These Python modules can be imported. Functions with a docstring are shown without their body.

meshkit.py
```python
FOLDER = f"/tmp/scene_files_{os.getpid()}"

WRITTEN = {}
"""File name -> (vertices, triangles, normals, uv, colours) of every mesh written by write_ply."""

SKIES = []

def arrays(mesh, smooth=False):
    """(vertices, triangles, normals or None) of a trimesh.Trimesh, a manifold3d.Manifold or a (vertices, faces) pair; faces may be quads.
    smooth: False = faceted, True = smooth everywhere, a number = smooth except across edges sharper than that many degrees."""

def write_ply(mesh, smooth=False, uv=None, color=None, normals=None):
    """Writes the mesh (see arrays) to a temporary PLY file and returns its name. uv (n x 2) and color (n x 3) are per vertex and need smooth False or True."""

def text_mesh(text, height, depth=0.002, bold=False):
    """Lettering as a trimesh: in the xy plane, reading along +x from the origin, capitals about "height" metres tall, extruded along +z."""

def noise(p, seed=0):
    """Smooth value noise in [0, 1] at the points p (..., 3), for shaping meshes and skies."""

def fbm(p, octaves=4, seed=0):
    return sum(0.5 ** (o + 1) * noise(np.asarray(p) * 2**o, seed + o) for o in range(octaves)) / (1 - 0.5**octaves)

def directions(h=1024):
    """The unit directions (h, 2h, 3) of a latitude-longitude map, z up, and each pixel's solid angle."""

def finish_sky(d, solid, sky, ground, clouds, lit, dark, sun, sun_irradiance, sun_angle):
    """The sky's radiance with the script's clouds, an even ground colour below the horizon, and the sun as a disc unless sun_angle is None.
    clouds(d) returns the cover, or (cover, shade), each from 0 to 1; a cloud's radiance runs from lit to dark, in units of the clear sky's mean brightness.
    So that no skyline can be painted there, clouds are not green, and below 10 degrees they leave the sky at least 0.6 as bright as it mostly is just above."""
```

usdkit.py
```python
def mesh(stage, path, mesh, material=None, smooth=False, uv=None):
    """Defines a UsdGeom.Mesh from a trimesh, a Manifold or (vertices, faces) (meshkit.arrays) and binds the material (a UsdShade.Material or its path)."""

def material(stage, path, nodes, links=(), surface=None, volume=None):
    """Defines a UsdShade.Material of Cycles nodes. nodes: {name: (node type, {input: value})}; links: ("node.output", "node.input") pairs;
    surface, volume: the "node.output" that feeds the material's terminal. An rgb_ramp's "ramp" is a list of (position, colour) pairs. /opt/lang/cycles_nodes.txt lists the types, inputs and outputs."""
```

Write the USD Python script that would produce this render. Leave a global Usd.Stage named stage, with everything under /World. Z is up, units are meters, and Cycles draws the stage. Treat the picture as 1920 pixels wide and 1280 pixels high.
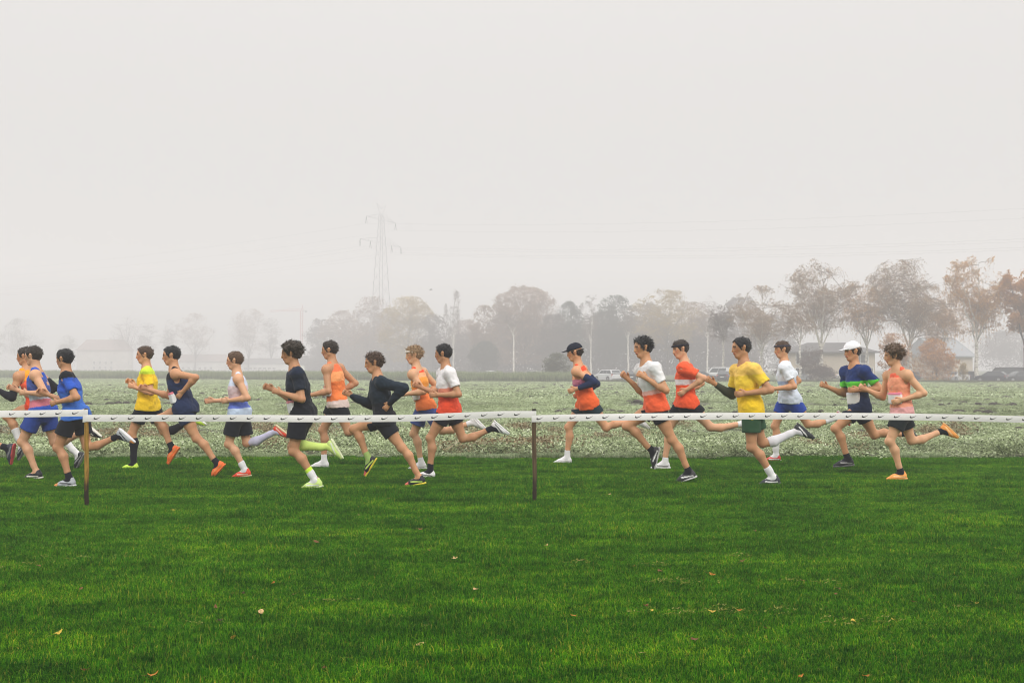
import math, random
import numpy as np, trimesh, usdkit, meshkit
import manifold3d as m3
from shapely.geometry import Polygon
from pxr import Usd, UsdGeom, UsdLux, UsdShade, Gf, Sdf, Vt

stage = Usd.Stage.CreateInMemory()
UsdGeom.Xform.Define(stage, '/World')

# ------------------------------------------------------------------ camera, sky, sun
EYE, PITCH, FPX = 1.5, math.radians(1.473), 1920 * 35.0 / 36.0
cam = UsdGeom.Camera.Define(stage, '/World/camera')
cam.CreateFocalLengthAttr(35.0)
cam.CreateHorizontalApertureAttr(36.0)
cam.CreateVerticalApertureAttr(24.0)
cam.AddTranslateOp().Set((0, 0, EYE))
cam.AddRotateXYZOp().Set((90 + math.degrees(PITCH), 0, 0))
cam.CreateExposureAttr(0.25)

SUN = np.array([0.28, -0.70, 0.66]); SUN /= np.linalg.norm(SUN)
dome = UsdLux.DomeLight.Define(stage, '/World/sky')
sky_mat = usdkit.material(stage, '/World/Looks/overcast_sky', {
    'sky': ('sky_texture', {'sky_type': 'single_scattering', 'sun_disc': False, 'sun_elevation': math.asin(SUN[2]), 'sun_rotation': math.atan2(SUN[0], SUN[1])}),
    'tc': ('texture_coordinate', {}), 'sep': ('separate_xyz', {}),
    'ramp': ('rgb_ramp', {'ramp': [(0, (.265, .265, .265)), (.35, (.385, .385, .385)), (1, (1, 1, 1))]}),
    'tint': ('mix', {'mix_type': 'multiply', 'fac': 1.0, 'color2': (17.8, 17.3, 16.9)}),
    'mix': ('mix', {'mix_type': 'mix', 'fac': 0.97}),
    'bg': ('background_shader', {'strength': 0.1})},
    [('tc.generated', 'sep.vector'), ('sep.z', 'ramp.fac'), ('ramp.color', 'tint.color1'), ('sky.color', 'mix.color1'), ('tint.color', 'mix.color2'), ('mix.color', 'bg.color')], surface='bg.background')
UsdShade.MaterialBindingAPI.Apply(dome.GetPrim()).Bind(sky_mat)
sun = UsdLux.DistantLight.Define(stage, '/World/sun')
sun.CreateIntensityAttr(0.40); sun.CreateAngleAttr(25.0); sun.CreateColorAttr((1, .96, .9))
sun.GetPrim().CreateAttribute('inputs:normalize', Sdf.ValueTypeNames.Bool).Set(True)
sun.AddTransformOp().Set(Gf.Matrix4d().SetRotate(Gf.Rotation(Gf.Vec3d(0, 0, -1), Gf.Vec3d(*(-SUN)))))
HAZE = 0.0028

# ------------------------------------------------------------------ small helpers
UP = np.array([0, 0, 1.0])
def unit(v):
    v = np.asarray(v, float); return v / max(np.linalg.norm(v), 1e-9)
CF, CU = np.array([0, math.cos(PITCH), math.sin(PITCH)]), np.array([0, -math.sin(PITCH), math.cos(PITCH)])
def at(px, py, Y):
    """where the sight line through a pixel of the photograph passes the distance Y"""
    d = CF + (px - 960) / FPX * np.array([1.0, 0, 0]) + (640 - py) / FPX * CU
    return np.array([0, 0, EYE]) + d * (Y / d[1])
def project(p):
    q = np.asarray(p, float) - [0, 0, EYE]
    z = q @ CF
    return 960 + FPX * q[0] / z, 640 - FPX * (q @ CU) / z
def on_lawn(px, py):
    d = CF + (px - 960) / FPX * np.array([1.0, 0, 0]) + (640 - py) / FPX * CU
    return np.array([0, 0, EYE]) - d * (EYE / d[2])
def ground_z(Y):
    """the field falls away gently by half a metre"""
    t = np.clip((np.asarray(Y, float) - 25) / 100, 0, 1)
    return -0.5 * t * t * (3 - 2 * t)

taken = {}
def path_of(name, parent=None):
    base = (str(parent.GetPath()) if parent else '/World') + '/' + name
    n = taken.get(base, 0); taken[base] = n + 1
    return base if n == 0 else f'{base}_{n:03d}'
def tag(o, label=None, category=None, group=None, kind=None):
    p = o.GetPrim() if hasattr(o, 'GetPrim') else o
    for k, v in (('label', label), ('category', category), ('group', group), ('kind', kind)):
        if v: p.SetCustomDataByKey(k, v)
    return p
def thing(name, label, category, group=None, loc=(0, 0, 0), rotz=0, scale=None):
    x = UsdGeom.Xform.Define(stage, path_of(name))
    x.AddTranslateOp().Set(tuple(map(float, loc)))
    if rotz: x.AddRotateZOp().Set(float(rotz))
    if scale is not None: x.AddScaleOp().Set((float(scale),) * 3)
    return tag(x, label, category, group)
def copy(src, label, category, group, loc, rotz=0, scale=1):
    r = thing(src.GetName().split('_0')[0], label, category, group, loc, rotz, scale)
    r.GetReferences().AddInternalReference(src.GetPath()); r.SetInstanceable(True)
    return r
def obj(name, mesh, mat, parent=None, smooth=False, tint=None):
    m = usdkit.mesh(stage, path_of(name, parent), mesh, mat, smooth)
    if tint is not None:
        UsdGeom.PrimvarsAPI(m).CreatePrimvar('tint', Sdf.ValueTypeNames.Color3fArray, 'vertex').Set(Vt.Vec3fArray.FromNumpy(np.asarray(tint, np.float32)))
    return m.GetPrim()
def islands(mesh, k, seed=0):
    """one random tone for each leaf or blade of k vertices"""
    return np.repeat(np.random.default_rng(seed).random(len(mesh.vertices) // k), k)[:, None] * np.ones(3)
def cat(ms): return trimesh.util.concatenate(ms)
def box(size, c):
    b = trimesh.creation.box(size); b.apply_translation(c); return b
def tubes(P, R, sides=4, cap=False):
    """many polylines (n, k, 3) with radii (n, k) as one mesh"""
    P, R = np.asarray(P, float), np.asarray(R, float)
    n, k = P.shape[:2]
    T = np.gradient(P, axis=1); T /= np.linalg.norm(T, axis=2, keepdims=True) + 1e-9
    ref = np.where(np.abs(T[..., 2:3]) > .9, [1.0, 0, 0], [0, 0, 1.0])
    A = np.cross(T, ref); A /= np.linalg.norm(A, axis=2, keepdims=True) + 1e-9
    B = np.cross(T, A)
    th = np.arange(sides) / sides * 2 * np.pi
    V = P[:, :, None] + R[:, :, None, None] * (np.cos(th)[None, None, :, None] * A[:, :, None] + np.sin(th)[None, None, :, None] * B[:, :, None])
    idx = np.arange(n * k * sides).reshape(n, k, sides)
    a, b = idx[:, :-1], idx[:, 1:]
    a2, b2 = np.roll(a, -1, 2), np.roll(b, -1, 2)
    F = np.concatenate([np.stack([a, b, b2], -1).reshape(-1, 3), np.stack([a, b2, a2], -1).reshape(-1, 3)])
    return trimesh.Trimesh(V.reshape(-1, 3), F, process=False)
def beam(a, b, w):
    return tubes([[a, b]], [[w / 2 * 1.2] * 2], 4)

# ------------------------------------------------------------------ materials
mats = {}
def plain(name, color, rough=.7, metallic=0, spec=.5, noise=None, bump=None):
    """colour with a fine noise of its own tone"""
    if name in mats: return mats[name]
    c = np.array(color, float)
    nodes = {'p': ('principled_bsdf', {'base_color': tuple(c), 'roughness': rough, 'metallic': metallic, 'specular_ior_level': spec})}
    links = []
    if noise:
        sc, amt = noise
        nodes |= {'g': ('geometry', {}), 'n': ('noise_texture', {'scale': sc, 'detail': 5}), 'r': ('rgb_ramp', {'ramp': [(.25, tuple(c * (1 - amt))), (.75, tuple(np.minimum(c * (1 + amt), 1)))]})}
        links += [('g.position', 'n.vector'), ('n.fac', 'r.fac'), ('r.color', 'p.base_color')]
        if bump:
            nodes |= {'b': ('bump', {'strength': .6, 'distance': bump})}
            links += [('n.fac', 'b.height'), ('b.normal', 'p.normal')]
    mats[name] = usdkit.material(stage, '/World/Looks/' + name, nodes, links, surface='p.BSDF')
    return mats[name]
def leafy(name, stops, trans=.35, rough=.6, patch=None, spec=.3):
    """foliage: each leaf its own tone; patch = (scale xyz, stops) multiplies with a slow noise over the ground"""
    nodes = {'g': ('geometry', {}), 'r': ('rgb_ramp', {'ramp': stops}),
             'p': ('principled_bsdf', {'roughness': rough, 'specular_ior_level': spec}), 't': ('translucent_bsdf', {}), 'm': ('mix_closure', {'fac': trans}), 'rnd': ('attribute', {'attribute': 'tint'})}
    links = [('rnd.fac', 'r.fac'), ('p.BSDF', 'm.closure1'), ('t.BSDF', 'm.closure2')]
    out = 'r.color'
    if patch:
        for i, (sc, det, st) in enumerate(patch):
            nodes |= {f'mp{i}': ('mapping', {'scale': sc}), f'n{i}': ('noise_texture', {'scale': 1.0, 'detail': det, 'roughness': .6}), f'pr{i}': ('rgb_ramp', {'ramp': st}), f'mu{i}': ('mix', {'mix_type': 'multiply', 'fac': 1.0})}
            links += [('g.position', f'mp{i}.vector'), (f'mp{i}.vector', f'n{i}.vector'), (f'n{i}.fac', f'pr{i}.fac'), (out, f'mu{i}.color1'), (f'pr{i}.color', f'mu{i}.color2')]
            out = f'mu{i}.color'
    links += [(out, 'p.base_color'), (out, 't.color')]
    mats[name] = usdkit.material(stage, '/World/Looks/' + name, nodes, links, surface='m.closure')
    return mats[name]
def tinted(name, rough, spec=.3, sheen=0, sss=0, bump=None, folds=0, mottle=0):
    """base colour from the mesh's own colours"""
    nodes = {'a': ('attribute', {'attribute': 'tint'}), 'p': ('principled_bsdf', {'roughness': rough, 'specular_ior_level': spec, 'sheen_weight': sheen, 'subsurface_weight': sss, 'subsurface_scale': .01})}
    links = [('a.color', 'p.base_color')]
    if bump:
        nodes |= {'g': ('geometry', {}), 'n': ('noise_texture', {'scale': bump[0], 'detail': 4}), 'b': ('bump', {'strength': .5, 'distance': bump[1]})}
        links += [('g.position', 'n.vector'), ('n.fac', 'b.height'), ('b.normal', 'p.normal')]
    return usdkit.material(stage, '/World/Looks/' + name, nodes, links, surface='p.BSDF')

# ------------------------------------------------------------------ ground
EDGE = lambda x: np.interp(x, [-300, -92, 0, 64, 300], [270, 178, 133, 126, 118])   # far edge of the field
LAWN_Y = 16.55                                                                     # far edge of the lawn
soil = usdkit.material(stage, '/World/Looks/field_soil', {
    'g': ('geometry', {}), 'mp': ('mapping', {'scale': (.35, 1.0, 1)}), 'n': ('noise_texture', {'scale': 3.2, 'detail': 9, 'roughness': .72}),
    'r': ('rgb_ramp', {'ramp': [(.30, (.05, .045, .035)), (.45, (.10, .10, .07)), (.55, (.20, .23, .15)), (.75, (.30, .34, .24))]}),
    'b': ('bump', {'strength': .8, 'distance': .06}), 'p': ('principled_bsdf', {'roughness': .95, 'specular_ior_level': .1})},
    [('g.position', 'mp.vector'), ('mp.vector', 'n.vector'), ('n.fac', 'r.fac'), ('r.color', 'p.base_color'), ('n.fac', 'b.height'), ('b.normal', 'p.normal')], surface='p.BSDF')
turf = usdkit.material(stage, '/World/Looks/turf_soil', {
    'g': ('geometry', {}), 'n': ('noise_texture', {'scale': 14, 'detail': 8, 'roughness': .7}),
    'r': ('rgb_ramp', {'ramp': [(.3, (.010, .018, .004)), (.6, (.010, .035, .004)), (.8, (.025, .04, .01))]}), 'p': ('principled_bsdf', {'roughness': .95, 'specular_ior_level': .1})},
    [('g.position', 'n.vector'), ('n.fac', 'r.fac'), ('r.color', 'p.base_color')], surface='p.BSDF')
meadow = usdkit.material(stage, '/World/Looks/meadow_ground', {
    'g': ('geometry', {}), 'n': ('noise_texture', {'scale': .6, 'detail': 8, 'roughness': .7}),
    'r': ('rgb_ramp', {'ramp': [(.3, (.07, .09, .04)), (.7, (.15, .17, .09))]}), 'p': ('principled_bsdf', {'roughness': .95, 'specular_ior_level': .1})},
    [('g.position', 'n.vector'), ('n.fac', 'r.fac'), ('r.color', 'p.base_color')], surface='p.BSDF')
def sheet(xs, ys, zf):
    X, Y = np.meshgrid(xs, ys)
    Z = zf(X, Y)
    n, m = X.shape
    i = np.arange(n * m).reshape(n, m)
    F = np.stack([i[:-1, :-1], i[:-1, 1:], i[1:, 1:], i[1:, :-1]], -1).reshape(-1, 4)
    return np.stack([X, Y, Z], -1).reshape(-1, 3), F
ys = np.concatenate([np.linspace(-60, 10, 8), np.linspace(14, 140, 64), np.linspace(150, 670, 26)])
tag(obj('ground', sheet(np.linspace(-400, 400, 41), ys, lambda X, Y: ground_z(Y) - .03), meadow, smooth=True), kind='structure')
def field_bumps(X, Y):
    p = np.stack([X * .5, Y * 1.1, X * 0], -1)
    s = np.clip((Y - LAWN_Y) / 3, 0, 1) * np.clip(EDGE(X) - Y, 0, 1)
    return ground_z(Y) + (meshkit.fbm(p, 4, 5) - .5) * .16 * s
fy = np.concatenate([np.arange(LAWN_Y - .1, 45, .4), np.arange(45, 181, 1.0)])
v, f = sheet(np.linspace(-150, 130, 360), fy, field_bumps)
keep = (v[f][:, :, 1] < EDGE(v[f][:, :, 0]) + .5).all(1)
fm = trimesh.Trimesh(v, np.concatenate([f[keep][:, [0, 1, 2]], f[keep][:, [0, 2, 3]]]), process=False); fm.remove_unreferenced_vertices()
tag(obj('field', fm, soil, smooth=True), kind='structure')
tag(obj('lawn', sheet(np.linspace(-60, 60, 121), np.linspace(-30, LAWN_Y, 60), lambda X, Y: X * 0 - .006 + (meshkit.noise(np.stack([X * 2, Y * 2, X * 0], -1)) - .5) * .008 * (Y < LAWN_Y - .5)), turf, smooth=True), kind='structure')

def instancer(name, protos, mat, pos, idx, rot, scale, label=None, k=0):
    pi = UsdGeom.PointInstancer.Define(stage, path_of(name))
    rel = pi.CreatePrototypesRel()
    for m in protos:
        rel.AddTarget(obj('tuft', m, mat, pi.GetPrim(), tint=islands(m, k) if k else None).GetPath())
    pi.CreatePositionsAttr(Vt.Vec3fArray.FromNumpy(np.asarray(pos, np.float32)))
    pi.CreateProtoIndicesAttr(Vt.IntArray.FromNumpy(np.asarray(idx, np.int32)))
    q = np.zeros((len(pos), 4)); h = np.asarray(rot) / 2
    pi.CreateOrientationsAttr([Gf.Quath(float(math.cos(a)), 0, 0, float(math.sin(a))) for a in h])
    pi.CreateScalesAttr(Vt.Vec3fArray.FromNumpy(np.asarray(scale, np.float32)))
    return tag(pi, label, None, None, 'stuff')

# ---- mown grass: blades
def blades(n, size, h0, h1, width, lean, rng):
    b = np.zeros((n, 3)); b[:, :2] = rng.uniform(-size / 2, size / 2, (n, 2))
    h = rng.uniform(h0, h1, n) * rng.choice([1, 1, 1, 1.25], n)
    a = rng.uniform(0, 2 * np.pi, n); d = np.stack([np.cos(a), np.sin(a), 0 * a], 1)
    side = np.stack([-np.sin(a), np.cos(a), 0 * a], 1) * (width * rng.uniform(.7, 1.3, n) / 2)[:, None]
    ln = (lean * rng.uniform(.1, 1, n))[:, None]
    mid = b + d * ln * h[:, None] * .35 + UP * (h * .62)[:, None]
    tip = b + d * ln * h[:, None] * 1.1 + UP * (h * np.sqrt(np.maximum(1 - (ln[:, 0] * .8) ** 2, .15)))[:, None]
    V = np.stack([b - side, b + side, mid + side * .85, mid - side * .85, tip], 1)
    o = np.arange(n)[:, None] * 5
    F = np.concatenate([o + [0, 1, 2], o + [0, 2, 3], o + [3, 2, 4]])
    return trimesh.Trimesh(V.reshape(-1, 3), F, process=False)
rng = np.random.default_rng(3)
grass_mat = leafy('grass_blades', [(0, (.004, .034, .001)), (.35, (.016, .120, .001)), (.7, (.056, .235, .002)), (.93, (.135, .300, .008)), (1, (.30, .30, .05))], .28, .65,
    patch=[((.55, 1.5, 1), 4, [(.32, (.68, .74, .7)), (.5, (1.1, 1.06, 1)), (.66, (2.0, 1.5, 1.2))]), ((3.2, 5.0, 1), 3, [(.3, (.55, .62, .6)), (.65, (1.3, 1.2, 1.1))]), ((9, 14, 1), 2, [(.3, (.6, .66, .6)), (.65, (1.25, 1.18, 1.1))])], spec=.08)
T = .6
pr = [blades(9500, T * 1.06, .018, .040, .0033, 1.0, rng) for _ in range(4)] + [blades(7500, T * 1.06, .024, .058, .0036, 1.15, rng)]
pos, idx, rot, sc = [], [], [], []
for y in np.arange(3.6, LAWN_Y - .1, T):
    for x in np.arange(-(y * .56 + 2.2), y * .56 + 2.2, T):
        yy = min(y, LAWN_Y - T / 2)
        n = meshkit.fbm(np.array([x * .9, yy * 1.6, 0.]), 3, 8)
        pos.append((x + rng.uniform(-.012, .012), yy + rng.uniform(-.012, .012), -.004))
        idx.append(4 if n > .60 or rng.random() < .06 else rng.integers(4)); rot.append(rng.integers(4) * math.pi / 2)
        k = np.clip(.55 + .9 * n, .75, 1.3); sc.append((1, 1, k))
instancer('grass', pr, grass_mat, pos, idx, rot, sc, 'short mown green grass covering the lawn in front of the field', 5)

# ---- crop in the field: frosted low leaves
def leaves_patch(n, size, l0, l1, z0, z1, rng, clump=0, up=.8):
    c = np.zeros((n, 3)); c[:, :2] = rng.uniform(-size / 2, size / 2, (n, 2))
    if clump:
        k = rng.uniform(-size / 2, size / 2, (clump, 2)); w = rng.integers(clump, size=n)
        c[:, :2] = k[w] + rng.normal(0, size / clump ** .5 * .30, (n, 2))
    c[:, 2] = rng.uniform(z0, z1, n)
    a = rng.uniform(0, 2 * np.pi, n); e = rng.uniform(-.3, up, n)
    d = np.stack([np.cos(a) * np.cos(e), np.sin(a) * np.cos(e), np.sin(e)], 1)
    s = np.cross(d, rng.normal(0, .4, (n, 3)) + UP); s /= np.linalg.norm(s, axis=1, keepdims=True)
    L = rng.uniform(l0, l1, n)[:, None]; W = L * rng.uniform(.35, .6, n)[:, None] * .5
    droop = -UP * L * .25
    V = np.stack([c, c + d * L * .5 + s * W, c + d * L + droop, c + d * L * .5 - s * W], 1)
    o = np.arange(n)[:, None] * 4
    return trimesh.Trimesh(V.reshape(-1, 3), np.concatenate([o + [0, 1, 2], o + [0, 2, 3]]), process=False)
crop_mat = leafy('frosted_crop', [(0, (.05, .07, .03)), (.16, (.17, .20, .12)), (.42, (.41, .475, .295)), (.85, (.58, .65, .455)), (1, (.80, .82, .72))], .2, .8,
    patch=[((.10, .22, 1), 5, [(.3, (.66, .68, .58)), (.5, (1, 1.02, .95)), (.7, (1.08, 1.12, 1.0))]), ((.5, .5, 1), 2, [(.3, (.66, .69, .58)), (.55, (1, 1.01, .96))])], spec=.2)
weed_mat = leafy('withered_weeds', [(0, (.06, .042, .022)), (.4, (.20, .15, .075)), (.75, (.36, .29, .17)), (1, (.48, .46, .33))], .2, .9, spec=.1)
pr = [leaves_patch(1700, 1.05, .022, .058, .01, .10, rng, 28) for _ in range(5)] + [leaves_patch(1900, 1.05, .025, .068, .02, .20, rng, 15, 1.2) for _ in range(3)]
pos, idx, rot, sc = [], [], [], []
def bare(x, y):      # tracks and bare patches in the crop
    n = meshkit.fbm(np.array([x * .13, y * .25, 3.]), 4, 2)
    track = math.exp(-((y - 39.5 - .6 * math.sin(x * .3)) / 1.8) ** 2) * (.35 if x < 6 else .24) + math.exp(-((y - 56) / 1.6) ** 2) * .16 + math.exp(-((y - 22.8 - .02 * x) / .55) ** 2) * .22
    return n + track
for y in np.arange(LAWN_Y + .35, 48, .9):
    for x in np.arange(-(y * .56 + 2.5), y * .56 + 2.5, .9):
        edge = y < LAWN_Y + 3.2
        b = bare(x, y)
        if b > .72 and not edge or rng.random() < (b - .42) * 1.3 * (not edge): continue
        xx, yy = x + rng.uniform(-.2, .2), y + rng.uniform(-.2, .2) * (not edge)
        pos.append((xx, yy, float(field_bumps(xx, yy)) - .01))
        idx.append(5 + rng.integers(3) if edge and rng.random() < .75 or rng.random() < .08 else rng.integers(5)); rot.append(rng.uniform(0, 6.28))
        k = rng.uniform(.75, 1.25); sc.append((k, k, k * rng.uniform(.8, 1.2)))
instancer('crop', pr, crop_mat, pos, idx, rot, sc, 'low frosted green crop plants covering the near field', 4)
pr = [leaves_patch(1600, 2.6, .06, .15, .01, .11, rng, 60) for _ in range(4)]
pos, idx, rot, sc = [], [], [], []
for y in np.arange(48, 182, 2.1):
    for x in np.arange(-(y * .54 + 3), y * .54 + 3, 2.1):
        if y > EDGE(x) - .8: continue
        b = bare(x, y)
        if rng.random() < (b - .40) * 1.5: continue
        pos.append((x + rng.uniform(-.5, .5), y + rng.uniform(-.5, .5), float(field_bumps(x, y)) - .01)); idx.append(rng.integers(4)); rot.append(rng.uniform(0, 6.28))
        k = rng.uniform(.8, 1.2); sc.append((k, k, k))
instancer('crop', pr, crop_mat, pos, idx, rot, sc, 'pale frosted crop covering the far part of the field', 4)
# withered weeds near the lawn's edge and clods of bare earth
pr = [leaves_patch(420, .9, .03, .085, .03, .26, rng, 9, 1.4) for _ in range(3)]
pos, idx, rot, sc = [], [], [], []
for k in range(520):
    x, y = rng.uniform(-14, 14), LAWN_Y + .4 + abs(rng.normal(0, 3.4))
    if x > 1 and rng.random() < .75 or meshkit.noise(np.array([x * .5, y * .7, 9.])) < .5: continue
    pos.append((x, y, float(field_bumps(x, y)))); idx.append(rng.integers(3)); rot.append(rng.uniform(0, 6.28)); s = rng.uniform(.6, 1.15); sc.append((s, s, s * .9))
instancer('weeds', pr, weed_mat, pos, idx, rot, sc, 'brown withered weeds scattered along the near edge of the field', 4)
clod = trimesh.creation.icosphere(2, 1.0); clod.vertices *= (1 + .5 * (meshkit.fbm(clod.vertices * 2.2, 3) - .5))[:, None] * [1, 1, .6]
pos, sc = [], []
for k in range(2600):
    y = LAWN_Y + 4 + rng.random() ** .8 * 85; x = rng.uniform(-1, 1) * (y * .54 + 2)
    if bare(x, y) < .50 and rng.random() < .8: continue
    pos.append((x, y, float(field_bumps(x, y)) + .04)); s = rng.uniform(.03, .09) * (1 + y / 60); sc.append((s * rng.uniform(1, 2), s, s))
instancer('earth_clods', [clod], plain('dark_earth', (.055, .048, .038), .95, noise=(20, .4)), pos, [0] * len(pos), rng.uniform(0, 6.28, len(pos)), sc, 'dark lumps of earth lying among the crop')

# ---- tall grass verge beyond the field
verge_mat = leafy('verge_grass', [(0, (.09, .13, .05)), (.5, (.19, .24, .11)), (1, (.34, .36, .20))], .3, .7, spec=.15)
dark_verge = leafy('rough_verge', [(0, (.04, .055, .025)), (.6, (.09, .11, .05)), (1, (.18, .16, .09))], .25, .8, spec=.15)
pr = [blades(700, 2.2, .75, 1.25, .05, .5, rng) for _ in range(3)]
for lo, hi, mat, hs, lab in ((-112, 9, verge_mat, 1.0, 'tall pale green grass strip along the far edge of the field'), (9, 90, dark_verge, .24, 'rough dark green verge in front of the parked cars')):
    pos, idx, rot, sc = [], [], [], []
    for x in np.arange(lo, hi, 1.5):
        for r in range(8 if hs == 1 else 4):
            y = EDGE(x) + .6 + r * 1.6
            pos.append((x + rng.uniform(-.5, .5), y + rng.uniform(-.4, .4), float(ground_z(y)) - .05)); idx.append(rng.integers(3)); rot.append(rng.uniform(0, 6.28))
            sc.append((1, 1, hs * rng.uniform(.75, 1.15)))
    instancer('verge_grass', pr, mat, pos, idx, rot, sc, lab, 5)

# a pale frosted fringe where the lawn ends
pos, idx, rot, sc = [], [], [], []
for x in np.arange(-13, 13, .14):
    k = meshkit.noise(np.array([x * .45, 0., 4.]))
    if k < .38: continue
    pos.append((x + rng.uniform(-.06, .06), LAWN_Y - .10 + rng.normal(0, .05), 0)); idx.append(rng.integers(3)); rot.append(rng.uniform(0, 6.28)); sc.append((.12, .10, rng.uniform(.05, .085)))
fringe_mat = leafy('frosted_fringe', [(0, (.10, .16, .05)), (.5, (.30, .38, .20)), (1, (.52, .56, .40))], .3, .8, spec=.1)
instancer('fringe_grass', pr, fringe_mat, pos, idx, rot, sc, 'pale frosted grass fringe along the far edge of the lawn', 5)

# dry clippings lying in strips on the lawn
straw_mat = leafy('dry_clippings', [(0, (.12, .16, .02)), (.6, (.26, .28, .05)), (1, (.42, .40, .14))], .2, .8, spec=.1)
pr = [leaves_patch(26, .24, .012, .035, .016, .034, rng, 4, .4) for _ in range(3)]
pos, idx, rot, sc = [], [], [], []
for px, py, n in ((1345, 1148, 4), (1480, 1148, 3), (1600, 1170, 2), (1295, 1095, 3), (1550, 1095, 2), (1235, 1060, 1), (1675, 1170, 1), (1215, 1150, 1), (1340, 1098, 1), (180, 1050, 4), (60, 1062, 2), (330, 1040, 2), (1390, 1046, 1), (1830, 1138, 1), (1910, 1106, 1), (660, 1128, 1), (850, 1182, 1), (412, 1172, 1), (1086, 1056, 1)):
    c = on_lawn(px, py)
    for k in range(n): pos.append((c[0] + (k - n / 2) * .13 + rng.normal(0, .02), c[1] + rng.normal(0, .03), .004)); idx.append(rng.integers(3)); rot.append(rng.normal(0, .3)); sc.append((1.1, .45, rng.uniform(.8, 1.1)))
instancer('clippings', pr, straw_mat, pos, idx, rot, sc, 'dry yellow grass clippings lying in short strips on the lawn', 4)

# ------------------------------------------------------------------ trees
def bark(name, pale, dark, scale=(1.2, 1.2, 5.0), t0=.52):
    return usdkit.material(stage, '/World/Looks/' + name, {
        'tc': ('texture_coordinate', {}), 'mp': ('mapping', {'scale': scale}), 'n': ('noise_texture', {'scale': 1.6, 'detail': 4, 'roughness': .65}),
        'r': ('rgb_ramp', {'ramp': [(t0 - .06, pale), (t0 + .05, dark)]}), 'p': ('principled_bsdf', {'roughness': .85, 'specular_ior_level': .2})},
        [('tc.object', 'mp.vector'), ('mp.vector', 'n.vector'), ('n.fac', 'r.fac'), ('r.color', 'p.base_color')], surface='p.BSDF')
BARK = {'birch': bark('birch_bark', (.72, .69, .62), (.08, .07, .06), t0=.58), 'dark': bark('dark_bark', (.085, .065, .05), (.04, .03, .025), t0=.5)}
twig_mat = plain('twigs', (.15, .10, .07), .9, spec=.1)
LEAF = {k: leafy('leaves_' + k, v, .35, .7, spec=.15) for k, v in {
    'orange': [(0, (.34, .15, .02)), (.5, (.66, .32, .05)), (1, (.85, .50, .12))],
    'yellow': [(0, (.20, .14, .035)), (.5, (.42, .29, .08)), (1, (.58, .44, .15))],
    'rust': [(0, (.25, .10, .02)), (.5, (.52, .23, .045)), (1, (.72, .38, .09))],
    'brown': [(0, (.20, .11, .05)), (.5, (.42, .26, .12)), (1, (.62, .42, .21))],
    'dusk': [(0, (.16, .10, .065)), (.5, (.33, .22, .155)), (1, (.47, .33, .23))],
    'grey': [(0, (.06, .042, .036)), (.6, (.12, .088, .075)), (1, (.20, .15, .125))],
    'pine': [(0, (.018, .030, .016)), (.6, (.035, .055, .028)), (1, (.06, .085, .045))],
    'green': [(0, (.035, .045, .02)), (.6, (.08, .09, .04)), (1, (.15, .15, .07))]}.items()}

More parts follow.
